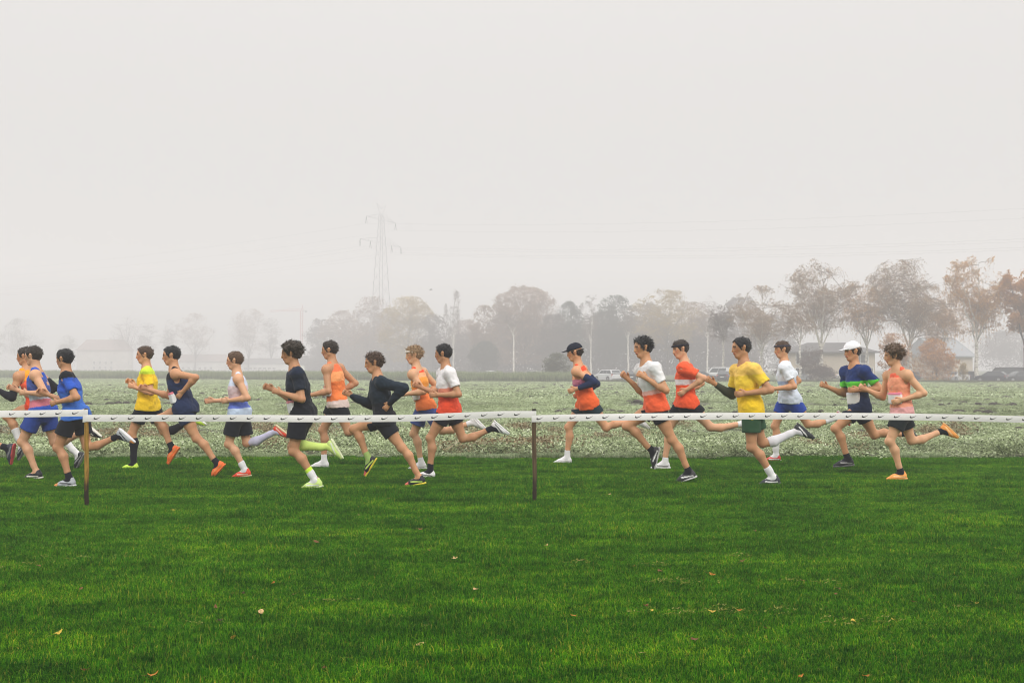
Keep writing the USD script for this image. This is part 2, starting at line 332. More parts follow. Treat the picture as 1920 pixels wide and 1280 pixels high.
def bend(a, b, k, sag, rng, jit=.06):
    """polylines from a to b (n, 3), bowed by sag along z, with a little wander"""
    t = np.linspace(0, 1, k)[None, :, None]
    P = a[:, None] * (1 - t) + b[:, None] * t
    Ln = np.linalg.norm(b - a, axis=1)[:, None, None]
    P[..., 2] += (sag[:, None] * 4 * t[..., 0] * (1 - t[..., 0]))
    P[:, 1:] += rng.normal(0, jit, P[:, 1:].shape) * Ln * (t[:, 1:] * (1.2 - t[:, 1:]))
    return P
def make_tree(seed, H, W, base, leaves, lsize, weep=.5, fork=.3, limbs=5, top='round', depth=.8, stems=1, lean=0, thick=None, twigs=900, fill=.0):
    """trunk, branches and crown meshes. base: height share where the crown begins"""
    rng = np.random.default_rng(seed)
    R0 = thick or H * .013
    def env(h):      # crown radius at height share h
        t = np.clip((h - base) / (1 - base), 0, 1)
        if top == 'cone': return W / 2 * (1 - t) ** .8 * np.minimum(1, .35 + t * 4)
        e, a, b = (3.2, .15, .82) if top == 'oval' else (2.3, .12, .86)
        return W / 2 * np.sqrt(np.clip(1 - np.abs(2 * (a + b * t) - 1) ** e, .02, 1)) * (.86 + .28 * meshkit.noise(np.stack([t * 6, t * 0 + seed, t * 0], -1)))
    fz = fork * H
    tops = []
    tr = []
    for s in range(stems):
        a = rng.uniform(0, 6.28); off = np.array([math.cos(a), math.sin(a), 0]) * (R0 * 1.2 if stems > 1 else 0)
        fk = np.array([lean * fz + off[0] * 4, off[1] * 4 + rng.normal(0, .02) * fz, fz]); b0 = off.copy(); b0[2] = -.3
        P = bend(b0[None], fk[None], 7, np.zeros(1), rng, .025)[0]
        tr.append((P, np.linspace(R0 * 1.25, R0 * .8, 7) / stems ** .4)); tops.append(fk)
    lb_s, lb_e = [], []
    for i in range(limbs):
        fk = tops[i % stems]
        a = i / limbs * 6.28 + rng.uniform(-.5, .5)
        h = .93 if i == 0 else base + (1 - base) * (.30 + .62 * rng.random())
        r = env(h) * rng.uniform(.55, .98) * (0.15 if i == 0 else 1)
        st = fk + (UP * rng.uniform(0, .18) * H * (i % 3 > 0 or top == 'cone') if i else 0)
        if top == 'cone': h = min(.97, st[2] / H + .15)
        lb_s.append(fk if i < 3 else st * [1, 1, 1]); lb_e.append(np.array([math.cos(a) * r + lean * H * h * .6, math.sin(a) * r * depth, h * H]))
    lb_s[0] = tops[0]
    S, E = np.array(lb_s), np.array(lb_e)
    main = bend(S[:1], E[:1], 7, np.zeros(1), rng, .03)
    for i in range(3, limbs):      # higher limbs leave the main leader
        t = np.clip((S[i, 2] - S[0, 2]) / max(E[0, 2] - S[0, 2], .1), 0, .8) * 6; j = int(t)
        S[i] = main[0, j] * (1 - (t - j)) + main[0, j + 1] * (t - j)
    limb = np.concatenate([main, bend(S[1:], E[1:], 7, (E[1:, 2] - S[1:, 2]) * rng.uniform(-.05, .10, limbs - 1), rng, .05)])
    Rl = np.linspace(R0 * .55, R0 * .10, 7)[None] * rng.uniform(.7, 1.05, limbs)[:, None]
    def offshoot(par, n, lo, hi, length, rise):
        w = rng.integers(len(par), size=n); t = rng.uniform(lo, hi, n) * (par.shape[1] - 1); j = np.minimum(t.astype(int), par.shape[1] - 2); fr = (t - j)[:, None]
        a = par[w, j] * (1 - fr) + par[w, j + 1] * fr
        d = rng.normal(0, 1, (n, 3)); d[:, 2] = d[:, 2] * .35 + rise; d[:, 1] *= depth
        d /= np.linalg.norm(d, axis=1, keepdims=True)
        b = a + d * (length * rng.uniform(.5, 1.2, n))[:, None]
        hh = np.clip(b[:, 2] / H, base * .9, 1); lim = np.maximum(env(hh), .25); cx = lean * H * .6 * hh
        rr = np.hypot(b[:, 0] - cx, b[:, 1] / depth); q = np.minimum(1, lim / np.maximum(rr, 1e-6))
        b[:, 0] = cx + (b[:, 0] - cx) * q; b[:, 1] *= q; b[:, 2] = np.clip(b[:, 2], base * H * .85, H * 1.01)
        return a, b
    twigs = int(twigs * 1.5); leaves = int(leaves * 1.7)
    n2, n3 = max(30, twigs // 18), max(90, twigs // 5)
    a, b = offshoot(limb, n2, .25, 1, W * .30, .45)
    B2 = bend(a, b, 5, np.linalg.norm(b - a, axis=1) * rng.uniform(0, .12, n2), rng)
    a, b = offshoot(np.concatenate([B2, limb[:, ::1][:, [2, 3, 4, 5, 6]]]), n3, .3, 1, W * .16, .35)
    B3 = bend(a, b, 4, np.linalg.norm(b - a, axis=1) * .1, rng)
    a, b = offshoot(B3, twigs, .2, 1, W * .09, .2)
    drop = weep * rng.uniform(.2, 1, twigs) ** 1.5 * H * .13
    b = b - UP * drop[:, None]
    TW = bend(a, b, 4, drop * .35 + .05, rng, .05)
    trunk = cat([tubes([P], [r], 7) for P, r in tr] + [tubes(limb, Rl, 5)])
    branch = cat([tubes(B2, np.linspace(R0 * .17, R0 * .06, 5)[None] * np.ones((n2, 1)), 3), tubes(B3, np.linspace(R0 * .07, R0 * .03, 4)[None] * np.ones((n3, 1)), 3),
                  tubes(TW, np.linspace(max(R0 * .032, .008), .006, 4)[None] * np.ones((twigs, 1)), 3)])
    crown = None
    if leaves:
        w = rng.integers(twigs, size=leaves); t = rng.uniform(.1, 1, leaves) * 3; j = np.minimum(t.astype(int), 2); fr = (t - j)[:, None]
        c = TW[w, j] * (1 - fr) + TW[w, j + 1] * fr + rng.normal(0, lsize * .5, (leaves, 3))
        if fill:
            k = int(leaves * fill); hh = rng.uniform(base, 1, k); aa = rng.uniform(0, 6.28, k); rr = env(hh) * np.sqrt(rng.random(k)) * (.75 + .35 * meshkit.noise(np.stack([aa * 2, hh * 7, 0 * aa], -1), seed))
            c[:k] = np.stack([np.cos(aa) * rr, np.sin(aa) * rr * depth, hh * H], -1)
        d = rng.normal(0, 1, (leaves, 3)); d[:, 2] -= weep * 1.6; d /= np.linalg.norm(d, axis=1, keepdims=True)
        s = np.cross(d, rng.normal(0, 1, (leaves, 3))); s /= np.linalg.norm(s, axis=1, keepdims=True) + 1e-9
        L = (lsize * rng.uniform(.6, 1.4, leaves))[:, None]
        V = np.stack([c, c + d * L * .5 + s * L * .32, c + d * L, c + d * L * .5 - s * L * .32], 1); o = np.arange(leaves)[:, None] * 4
        crown = trimesh.Trimesh(V.reshape(-1, 3), np.concatenate([o + [0, 1, 2], o + [0, 2, 3]]), process=False)
    return trunk, branch, crown
def plant_tree(px, py_top, Y, width_px, label, leaf, barkk='dark', name='tree', category='tree', group='trees beyond the field', **kw):
    Y *= {G2: 1.50, G3: 2.0, 'trees in the second row of the wood': 1.60}.get(group, 1)
    if group in (G2, 'trees in the second row of the wood') and kw['leaves'] > 1500: kw['leaves'] = int(kw['leaves'] * 1.5); width_px *= 1.12; kw['lsize'] *= 1.2
    if group == G1: width_px *= 1.2; kw['leaves'] = int(kw['leaves'] * 3.0); kw['lsize'] *= .78; kw['twigs'] = int(kw.get('twigs', 900) * 1.2)
    if group != G1 and leaf == 'brown': leaf = 'dusk'
    z = float(ground_z(Y)); p = at(px, 700, Y); p[2] = z
    H = at(px, py_top, Y)[2] - z; W = width_px / FPX * Y
    t, b, c = make_tree(H=H, W=W, **kw)
    o = thing(name, label, category, group, p)
    obj('trunk', t, BARK[barkk], o, True); tag(obj('branches', b, twig_mat, o), kind=None)
    if c is not None: obj('crown', c, LEAF[leaf], o, tint=islands(c, 4, kw['seed']))
    return o
G1 = 'autumn trees in the row behind the parked cars'
G2 = 'trees of the misty wood beyond the field'
G3 = 'faint trees in the mist at the far left'
birch = dict(barkk='birch', name='birch_tree')
plant_tree(1922, 488, 134, 74, 'orange-leaved tree cut off by the right edge, beside the dark van', 'rust', seed=31, base=.42, leaves=3600, lsize=.26, weep=.35, limbs=7, fork=.28, group=G1)
plant_tree(1832, 474, 138, 98, 'orange weeping birch with a white trunk forking low, standing free beside the van', 'orange', **birch, seed=32, base=.40, leaves=2900, lsize=.20, weep=1.2, limbs=8, fork=.30, top='oval', group=G1, thick=.26, twigs=1000)
plant_tree(1706, 486, 142, 168, 'largest greyish birch with drooping twigs behind the round rust bushes', 'brown', **birch, seed=33, base=.36, leaves=2600, lsize=.19, weep=1.2, limbs=10, fork=.26, thick=.27, twigs=1500, group=G1)
plant_tree(1772, 540, 150, 84, 'smaller orange birch leaning between the big grey birch and the free-standing one', 'orange', **birch, seed=34, base=.42, leaves=1500, lsize=.18, weep=1.0, limbs=6, fork=.3, lean=-.06, group=G1)
plant_tree(1626, 528, 146, 104, 'orange-tinted birch with a thin pale trunk above the white cap', 'orange', **birch, seed=35, base=.42, leaves=1700, lsize=.19, weep=.9, limbs=7, fork=.34, group=G1, thick=.20)
plant_tree(1538, 488, 146, 128, 'tall brown birch with a leaning thick trunk in front of the beige house', 'brown', **birch, seed=36, base=.38, leaves=2300, lsize=.19, weep=.9, limbs=9, fork=.25, lean=.03, thick=.27, twigs=1200, group=G1)
plant_tree(1500, 556, 143, 74, 'small birch with a forked dark trunk left of the leaning birch', 'brown', **birch, seed=37, base=.5, leaves=700, lsize=.18, weep=.8, limbs=6, fork=.42, thick=.16, twigs=600, group=G1)
plant_tree(1428, 538, 150, 110, 'grey-brown birch behind the person in yellow and green', 'brown', **birch, seed=38, base=.36, leaves=1600, lsize=.19, weep=.7, limbs=8, fork=.28, thick=.22, group=G1)
plant_tree(1356, 514, 156, 66, 'narrow tall bare-topped birch rising above its neighbours', 'grey', **birch, seed=39, base=.30, leaves=700, lsize=.18, weep=.5, limbs=8, fork=.3, top='cone', thick=.18, group=G1)
plant_tree(1326, 556, 160, 74, 'birch with a bright white trunk behind the person in red-orange t-shirt', 'brown', **birch, seed=40, base=.45, leaves=1000, lsize=.2, weep=.5, limbs=6, fork=.45, lean=.02, thick=.2, group=G2)
plant_tree(1252, 546, 166, 142, 'broad yellowish tree over the white and red-orange runners', 'yellow', seed=41, base=.30, leaves=3800, lsize=.26, weep=.3, limbs=9, fork=.25, group=G2, twigs=1000)
plant_tree(1300, 566, 176, 90, 'brownish dense tree behind the white-trunked birch', 'brown', seed=42, base=.20, leaves=2600, lsize=.28, weep=.3, limbs=7, fork=.2, group=G2, fill=.3)
plant_tree(1178, 572, 164, 60, 'slim birch with a straight white trunk left of the black-haired person', 'grey', **birch, seed=43, base=.5, leaves=700, lsize=.2, weep=.4, limbs=6, fork=.5, thick=.2, group=G2, twigs=600)
plant_tree(1152, 554, 176, 72, 'dark conifer standing beside the pale birch', 'pine', name='conifer_tree', seed=44, base=.12, leaves=5200, lsize=.30, weep=.2, limbs=22, fork=.12, top='oval', group=G2, twigs=1100, fill=.35)
plant_tree(1108, 553, 170, 50, 'pale tall birch between two conifers with a forked white trunk', 'grey', **birch, seed=45, base=.40, leaves=600, lsize=.2, weep=.6, limbs=6, fork=.36, top='oval', thick=.2, group=G2, twigs=700)
plant_tree(1068, 568, 178, 62, 'dark pine above the person in the dark cap', 'pine', name='conifer_tree', seed=46, base=.15, leaves=4600, lsize=.30, weep=.2, limbs=16, fork=.15, top='round', group=G2, twigs=900, fill=.35)
plant_tree(984, 539, 182, 130, 'big dense round oak, the largest crown of the misty wood', 'brown', seed=47, base=.12, leaves=7600, lsize=.34, weep=.1, limbs=12, fork=.16, group=G2, twigs=1400, fill=.45, thick=.32)
plant_tree(1040, 590, 176, 60, 'smaller dark tree leaning against the big oak', 'grey', seed=48, base=.1, leaves=3000, lsize=.32, weep=.1, limbs=8, fork=.16, group=G2, fill=.4)
plant_tree(963, 585, 168, 40, 'thin white birch trunk in front of the big oak', 'grey', **birch, seed=49, base=.62, leaves=300, lsize=.2, weep=.4, limbs=5, fork=.6, thick=.2, group=G2, twigs=300)
plant_tree(906, 574, 184, 62, 'yellow-grey tree right of the slender bare birch', 'brown', seed=50, base=.2, leaves=2600, lsize=.30, weep=.2, limbs=8, fork=.22, group=G2, fill=.3)
plant_tree(910, 640, 172, 56, 'low dark round conifer below the yellow-grey tree', 'pine', name='conifer_tree', seed=51, base=.05, leaves=3000, lsize=.28, weep=.1, limbs=14, fork=.1, group=G2, fill=.5, twigs=500)
plant_tree(850, 543, 196, 42, 'slender bare birch standing up above the misty wood', 'grey', **birch, seed=52, base=.25, leaves=500, lsize=.22, weep=1.1, limbs=8, fork=.3, top='oval', thick=.22, group=G2, twigs=800)
plant_tree(765, 556, 212, 104, 'pale yellowish broad tree right of the pylon', 'yellow', seed=53, base=.15, leaves=4200, lsize=.36, weep=.2, limbs=9, fork=.2, group=G2, fill=.4)
plant_tree(812, 590, 206, 70, 'grey tree between the yellowish tree and the bare birch', 'grey', seed=54, base=.12, leaves=2800, lsize=.36, weep=.2, limbs=8, fork=.2, group=G2, fill=.4)
plant_tree(698, 556, 250, 84, 'pinkish grey tree directly behind the pylon', 'brown', seed=55, base=.12, leaves=3600, lsize=.42, weep=.2, limbs=9, fork=.2, group=G2, fill=.4)
plant_tree(640, 584, 262, 80, 'hazy tree left of the pylon', 'brown', seed=56, base=.12, leaves=2800, lsize=.44, weep=.2, limbs=8, fork=.2, group=G2, fill=.4)
plant_tree(600, 598, 280, 60, 'small hazy tree right of the crane mast', 'grey', seed=57, base=.12, leaves=2000, lsize=.44, weep=.2, limbs=7, fork=.2, group=G2, fill=.4)
plant_tree(466, 580, 262, 92, 'faint broad tree left of the crane jib', 'brown', seed=58, base=.15, leaves=3200, lsize=.44, weep=.2, limbs=8, fork=.2, group=G3, fill=.4)
plant_tree(508, 596, 270, 50, 'faint smaller tree under the crane jib', 'grey', seed=59, base=.15, leaves=1800, lsize=.44, weep=.2, limbs=7, fork=.2, group=G3, fill=.4)
plant_tree(366, 588, 268, 76, 'faint dense tree above the person in the navy singlet', 'brown', seed=60, base=.15, leaves=2800, lsize=.44, weep=.2, limbs=8, fork=.2, group=G3, fill=.4)
plant_tree(320, 600, 276, 50, 'faint thin-topped tree next to the bare tree', 'grey', seed=61, base=.2, leaves=1200, lsize=.4, weep=.2, limbs=7, fork=.2, group=G3)
plant_tree(236, 580, 250, 74, 'faint bare tree with spreading limbs beside the house with the chimney', 'grey', seed=62, base=.30, leaves=0, lsize=.4, weep=.1, limbs=9, fork=.18, thick=.34, group=G3, twigs=900)
plant_tree(275, 604, 262, 56, 'faint grey tree between the bare tree and the yellow runner', 'grey', seed=63, base=.15, leaves=1700, lsize=.4, weep=.2, limbs=7, fork=.2, group=G3, fill=.3)
plant_tree(42, 598, 262, 84, 'faint round tree farthest to the left', 'green', seed=64, base=.12, leaves=2600, lsize=.42, weep=.1, limbs=8, fork=.18, group=G3, fill=.35)
plant_tree(128, 630, 270, 50, 'faint low tree left of the house with the chimney', 'green', seed=65, base=.12, leaves=1500, lsize=.42, weep=.1, limbs=7, fork=.18, group=G3, fill=.35)
plant_tree(-22, 612, 258, 70, 'faint tree cut off by the left edge', 'green', seed=66, base=.12, leaves=2000, lsize=.42, weep=.1, limbs=7, fork=.18, group=G3, fill=.35)
plant_tree(1888, 622, 250, 110, 'pale grey tree mass far behind the dark van', 'grey', seed=67, base=.08, leaves=3600, lsize=.46, weep=.1, limbs=9, fork=.15, group=G2, fill=.5)
plant_tree(1960, 640, 240, 90, 'pale low tree behind the van at the right edge', 'grey', seed=68, base=.08, leaves=2400, lsize=.46, weep=.1, limbs=8, fork=.15, group=G2, fill=.5)
# second row of the wood
for i, (px, top, Y, w, leaf, lab) in enumerate([
    (1392, 560, 190, 92, 'grey', 'grey tree behind the birch row, over the yellow runner\'s head'), (1215, 570, 196, 80, 'grey', 'grey tree filling the gap left of the broad yellowish tree'),
    (1130, 585, 200, 80, 'grey', 'grey tree behind the pale birch and the conifer'), (1010, 566, 206, 90, 'grey', 'grey tree rising behind the big oak'), (940, 590, 204, 70, 'grey', 'grey tree left behind the big oak'),
    (872, 600, 214, 64, 'brown', 'brownish tree behind the slender bare birch'), (735, 585, 240, 80, 'grey', 'hazy grey tree behind the pylon\'s right legs'), (665, 600, 272, 70, 'grey', 'hazy grey tree behind the pylon\'s left legs'),
    (1462, 590, 205, 60, 'grey', 'grey tree behind the beige house\'s roof')]):
    plant_tree(px, top, Y, w, lab, leaf, seed=80 + i, base=.08, leaves=3000, lsize=.42, weep=.15, limbs=8, fork=.15, group='trees in the second row of the wood', fill=.5, twigs=500)
# bushes
GB = 'bushes in front of the houses'
plant_tree(1752, 637, 134, 80, 'round rust-brown bush between the parked cars and the curly-haired runner', 'rust', name='bush', category='bush', seed=101, base=.02, leaves=4200, lsize=.19, weep=.0, limbs=12, fork=.06, stems=3, group=GB, fill=.45, thick=.06, twigs=600)
plant_tree(1680, 626, 137, 72, 'tall brown bush behind the curly-haired runner\'s head', 'rust', name='bush', category='bush', seed=102, base=.05, leaves=2600, lsize=.19, weep=.0, limbs=12, fork=.06, stems=3, group=GB, fill=.3, thick=.06, twigs=600)
plant_tree(1521, 650, 138, 58, 'half-bare grey bush in front of the beige house', 'grey', name='bush', category='bush', seed=103, base=.02, leaves=1300, lsize=.17, weep=.0, limbs=14, fork=.06, stems=4, group=GB, fill=.2, thick=.05, twigs=700)
plant_tree(1543, 688, 136, 56, 'low dark shrub at the foot of the leaning birch', 'grey', name='bush', category='bush', seed=104, base=.02, leaves=2200, lsize=.17, weep=.0, limbs=10, fork=.06, stems=3, group=GB, fill=.5, thick=.04, twigs=300)
plant_tree(1806, 680, 134, 20, 'small yellowish shrub beside the white parked car', 'yellow', name='bush', category='bush', seed=105, base=.02, leaves=700, lsize=.14, weep=.0, limbs=8, fork=.06, stems=2, group=GB, fill=.4, thick=.03, twigs=150)
plant_tree(1044, 662, 148, 56, 'greenish bush at the wood\'s edge beside the capped runner', 'green', name='bush', category='bush', seed=106, base=.02, leaves=2400, lsize=.2, weep=.0, limbs=10, fork=.06, stems=3, group=GB, fill=.5, thick=.05, twigs=300)
plant_tree(1465, 682, 138, 40, 'bare twiggy shrub behind the runner in white and light blue', 'grey', name='bush', category='bush', seed=107, base=.02, leaves=700, lsize=.16, weep=.0, limbs=12, fork=.06, stems=4, group=GB, fill=.2, thick=.04, twigs=400)
# undergrowth of the wood: one dark mass
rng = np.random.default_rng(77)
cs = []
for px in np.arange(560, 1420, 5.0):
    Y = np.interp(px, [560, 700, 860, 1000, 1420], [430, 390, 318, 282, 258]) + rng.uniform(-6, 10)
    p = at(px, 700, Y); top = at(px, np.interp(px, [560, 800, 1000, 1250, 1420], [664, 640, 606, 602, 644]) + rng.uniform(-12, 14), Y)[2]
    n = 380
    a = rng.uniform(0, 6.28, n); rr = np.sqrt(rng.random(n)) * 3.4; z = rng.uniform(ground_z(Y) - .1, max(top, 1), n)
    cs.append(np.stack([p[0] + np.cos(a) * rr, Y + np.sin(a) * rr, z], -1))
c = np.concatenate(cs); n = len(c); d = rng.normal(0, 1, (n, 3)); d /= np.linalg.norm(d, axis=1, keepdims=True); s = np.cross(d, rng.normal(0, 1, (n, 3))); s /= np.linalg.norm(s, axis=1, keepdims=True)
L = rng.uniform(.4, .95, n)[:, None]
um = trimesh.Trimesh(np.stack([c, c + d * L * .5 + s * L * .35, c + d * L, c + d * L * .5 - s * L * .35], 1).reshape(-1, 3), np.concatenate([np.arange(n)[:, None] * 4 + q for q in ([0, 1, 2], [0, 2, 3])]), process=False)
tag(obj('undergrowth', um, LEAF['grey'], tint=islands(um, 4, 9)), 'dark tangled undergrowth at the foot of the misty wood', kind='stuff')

# ------------------------------------------------------------------ bodies: blended round cones, meshed on a grid
class Blob:
    def __init__(self, h): self.h, self.items = h, []
    def cone(self, a, b, ra, rb=None, k=.03, A=None, clip=(), cut=False):
        self.items.append((np.asarray(a, float), np.asarray(b, float), ra, ra if rb is None else rb, k, A, clip, cut)); return self
    def ball(self, c, r, **kw): return self.cone(c, np.asarray(c, float) + 1e-6, r, r, **kw)
    def mesh(self, clips=()):
        h = self.h
        R = [max(i[2], i[3]) + .02 for i in self.items if not i[7]]
        P = [i for i in self.items if not i[7]]
        lo = np.min([np.minimum(i[0], i[1]) - r * (1.0) for i, r in zip(P, R)], 0) - 2 * h
        hi = np.max([np.maximum(i[0], i[1]) + r * (1.0) for i, r in zip(P, R)], 0) + 2 * h
        lo = np.floor(lo / h) * h
        n = np.ceil((hi - lo) / h).astype(int) + 1
        F = np.full(n, .3, np.float32)
        ax = [lo[d] + h * np.arange(n[d]) for d in range(3)]
        def block(a, b, m):
            i0 = np.clip(np.floor((np.minimum(a, b) - m - lo) / h).astype(int), 0, n - 1)
            i1 = np.clip(np.ceil((np.maximum(a, b) + m - lo) / h).astype(int) + 1, 1, n)
            return tuple(slice(p, q) for p, q in zip(i0, i1))
        for a, b, ra, rb, k, A, clip, cut in self.items:
            s = block(a, b, max(ra, rb) + k + 2 * h)
            G = np.stack(np.meshgrid(*[x[q] for x, q in zip(ax, s)], indexing='ij'), -1)
            p, q = G - a, b - a
            if A is not None: p, q = p @ A.T, A @ q
            t = np.clip(p @ q / max(q @ q, 1e-12), 0, 1)
            d = np.sqrt(((p - t[..., None] * q) ** 2).sum(-1)) - (ra + (rb - ra) * t)
            for o, nn in clip: d = np.maximum(d, (G - o) @ nn)
            f = F[s]
            if cut: d = -d; hh = np.maximum(k - np.abs(f - d), 0) / k; F[s] = np.maximum(f, d) + hh * hh * k / 4
            else: hh = np.maximum(k - np.abs(f - d), 0) / k; F[s] = np.minimum(f, d) - hh * hh * k / 4
        if clips:
            G = np.stack(np.meshgrid(*ax, indexing='ij'), -1)
            for o, nn in clips: F = np.maximum(F, (G - o) @ nn)
        return nets(F, lo, h)
def nets(F, lo, h):
    """surface nets"""
    S = F < 0
    c = [S[i:S.shape[0] - 1 + i, j:S.shape[1] - 1 + j, k:S.shape[2] - 1 + k] for i in (0, 1) for j in (0, 1) for k in (0, 1)]
    tot = sum(x.astype(np.int8) for x in c)
    act = np.argwhere((tot > 0) & (tot < 8))
    idx = np.full(tot.shape, -1, np.int64); idx[tuple(act.T)] = np.arange(len(act))
    off = np.array([(i, j, k) for i in (0, 1) for j in (0, 1) for k in (0, 1)])
    val = np.stack([F[tuple((act + o).T)] for o in off], 1)
    V, W = np.zeros((len(act), 3)), np.zeros(len(act))
    for e in range(8):
        for d in (1, 2, 4):
            g = e | d
            if g == e: continue
            fa, fb = val[:, e], val[:, g]
            x = (fa < 0) != (fb < 0)
            t = np.where(x, fa / np.where(x, fa - fb, 1), 0)[:, None]
            V += np.where(x[:, None], off[e] + t * (off[g] - off[e]), 0); W += x
    V = lo + h * (act + V / W[:, None])
    Q = []
    for d in range(3):
        e = [slice(1, -1)] * 3; e[d] = slice(0, -1)
        a = S[tuple(e)]
        e2 = list(e); e2[d] = slice(1, None)
        b = S[tuple(e2)]
        w = np.argwhere(a != b)
        o = np.array([1, 1, 1]); o[d] = 0
        w = w + o
        u, v = (d + 1) % 3, (d + 2) % 3
        eu, ev = np.eye(3, dtype=int)[u], np.eye(3, dtype=int)[v]
        q = np.stack([idx[tuple((w - eu - ev).T)], idx[tuple((w - ev).T)], idx[tuple(w.T)], idx[tuple((w - eu).T)]], 1)
        inside = S[tuple(w.T)]
        q[~inside] = q[~inside][:, ::-1]
        Q.append(q)
    Q = np.concatenate(Q)
    return trimesh.Trimesh(V, np.concatenate([Q[:, [0, 1, 2]], Q[:, [0, 2, 3]]]), process=False)
def rumple(m, amp, freq, seed):
    n = m.vertex_normals
    m.vertices = m.vertices + n * ((meshkit.fbm(m.vertices * freq, 3, seed) - .5) * 2 * amp)[:, None]
    return m

skin_mat = tinted('skin', .5, .35, 0, .06, mottle=.16)
cloth_mat = tinted('sports_fabric', .85, .15, .06, 0, (160, .004), folds=.05, mottle=.10)
hair_mat = tinted('hair_tone', .6, .3, .2, 0, (240, .012))
shoe_mat = tinted('shoe_fabric', .5, .4, 0, 0, (300, .002))
FWD = np.array([-1.0, 0, 0])
SKIN = [(.60, .31, .165), (.55, .28, .145), (.63, .35, .205), (.49, .25, .13)]

def runner(r):
    """a running person; joints follow the photograph's directions, bones keep human lengths"""
    px = {k: np.array(v, float) for k, v in r['px'].items()}
    rnd = np.random.default_rng(r['seed'])
    def dirn(a, b, y=0.0):
        d = px[b] - px[a]; return unit([d[0], y * np.hypot(*d), -d[1]])
    near_stance = r.get('near', True)          # is the supporting leg the one nearer to the camera
    ny = -1 if near_stance else 1
    yaw = rnd.uniform(-.30, .35)
    def skeleton(H):
        J = {}
        u = dirn('hip', 'neck'); J['u'] = u
        f = unit(np.cross(np.cross(u, FWD), u)); s = np.cross(f, u)      # s points to the runner's right or left: along y
        if s[1] < 0: s = -s
        J['f'], J['s'] = f, s
        hip = np.zeros(3); J['hip'] = hip
        tw = r.get('twist', .35) * (-ny)                                  # shoulders turn against the legs
        J['neck'] = hip + u * .290 * H
        sh = unit(s + f * tw)                                             # far shoulder direction
        J['sh'] = {1: hip + u * .258 * H + sh * .102 * H, -1: hip + u * .258 * H - sh * .102 * H}
        hs = unit(s - f * tw * .5)
        J['hj'] = {1: hip + hs * .052 * H, -1: hip - hs * .052 * H}
        for side, a in ((ny, 'S'), (-ny, 'T')):
            th, shk = dirn('hip', 'knee' + a, side * .03), dirn('knee' + a, 'ank' + a)
            k = J['hj'][side] + th * .245 * H; an = k + shk * .245 * H
            J['k', side], J['a', side] = k, an
            if 'toe' + a in px: t = dirn('heel' + a, 'toe' + a) if 'heel' + a in px else dirn('ank' + a, 'toe' + a)
            else:
                ph = r.get('flex', .55); t = unit(math.cos(ph) * np.array([shk[2], 0, -shk[0]]) + math.sin(ph) * shk)
            J['t', side] = t
        for side, a in ((-1, 'N'), (1, 'F')):
            if 'elb' + a in px:
                ua, fa = unit([*(px['elb' + a] - px['sho' + a])[:1], 0, -(px['elb' + a] - px['sho' + a])[1]]), unit([(px['wri' + a] - px['elb' + a])[0], 0, -(px['wri' + a] - px['elb' + a])[1]])
            else:      # the arm swings opposite to the leg of its side
                back = (side == -ny) == (r.get('swing', 1) > 0)
                ua, fa = (unit([-.15, 0, -1]), unit([-1, 0, .45])) if back else (unit([.75, 0, -.75]), unit([-.9, 0, -.5]))
            ua, fa = unit(ua + [0, side * .28, 0]), unit(fa + [0, -side * .22, 0])
            e = J['sh'][side] + ua * .172 * H; w = e + fa * .150 * H
            J['e', side], J['w', side], J['fd', side] = e, w, fa
        hd = dirn('neck', 'head')
        J['hu'] = unit(hd * .55 + UP * .65 + FWD * .05)
        J['hf'] = unit((lambda v: v - J['hu'] * (v @ J['hu']))(FWD + np.array([0, -yaw, .10 * yaw]))); J['hs'] = np.cross(J['hf'], J['hu']); J['hs'] *= np.sign(J['hs'][1])
        J['head'] = J['neck'] + hd * .045 * H + J['hu'] * .072 * H
        J['top'] = J['head'] + J['hu'] * .066 * H
        g = H / 1.78
        for side in (1, -1):
            t = J['t', side]; fu = unit(UP - t * t[2]) if abs(t[2]) < .97 else unit(-J['k', side] + J['a', side]) * 0 + unit(np.cross(np.cross(t, J['k', side] - J['a', side]), t))
            if fu @ (J['k', side] - J['a', side]) < 0 and side != ny: fu = unit(np.cross(np.cross(t, J['k', side] - J['a', side]), t))
            J['fu', side] = fu
        t, fu, an = J['t', ny], J['fu', ny], J['a', ny]
        low = min((an + t * .19 * g - fu * .083 * g)[2], (an - t * .06 * g - fu * .083 * g)[2])
        foot = an + t * .06 * g
        base = on_lawn(*r['foot']) if r['foot'][1] > 860 else on_lawn(r['foot'][0], 860)
        Y = r.get('Y', base[1])
        tgt = at(r['foot'][0], 700, Y)
        shift = np.array([tgt[0] - foot[0], Y, r.get('air', 0.0) - low - .008])
        for k in J:
            if k in ('u', 'f', 's', 'hu', 'hf', 'hs') or (isinstance(k, tuple) and k[0] in ('t', 'fu', 'fd')): continue
            J[k] = {q: w + shift for q, w in J[k].items()} if isinstance(J[k], dict) else J[k] + shift
        J['base'] = np.array([tgt[0], Y, 0.0])
        return J
    H = 1.78
    for _ in range(6):
        J = skeleton(H)
        top = project(J['top'])[1]; bot = project(J['base'])[1]
        H = float(np.clip(H * (bot - r['top']) / (bot - top), 1.66, 1.93))
    J = skeleton(H); g = H / 1.78
    O = J['base']
    L = lambda p: p - O                                                   # local to the thing's base
    hip, neck, u, f, s = L(J['hip']), L(J['neck']), J['u'], J['f'], J['s']
    A = np.eye(3) + np.outer(f, f) * .32                                  # trunk is flatter front to back
    sk = np.array(r.get('skin', SKIN[r['seed'] % 4]))
    lean = r.get('build', .94 + .11 * rnd.random())
    P = thing(r.get('name', 'person'), r['label'], 'person', r.get('group', 'runners in the race'), O)

    # ---- body
    B = Blob(.0078 * g)
    fat = lean
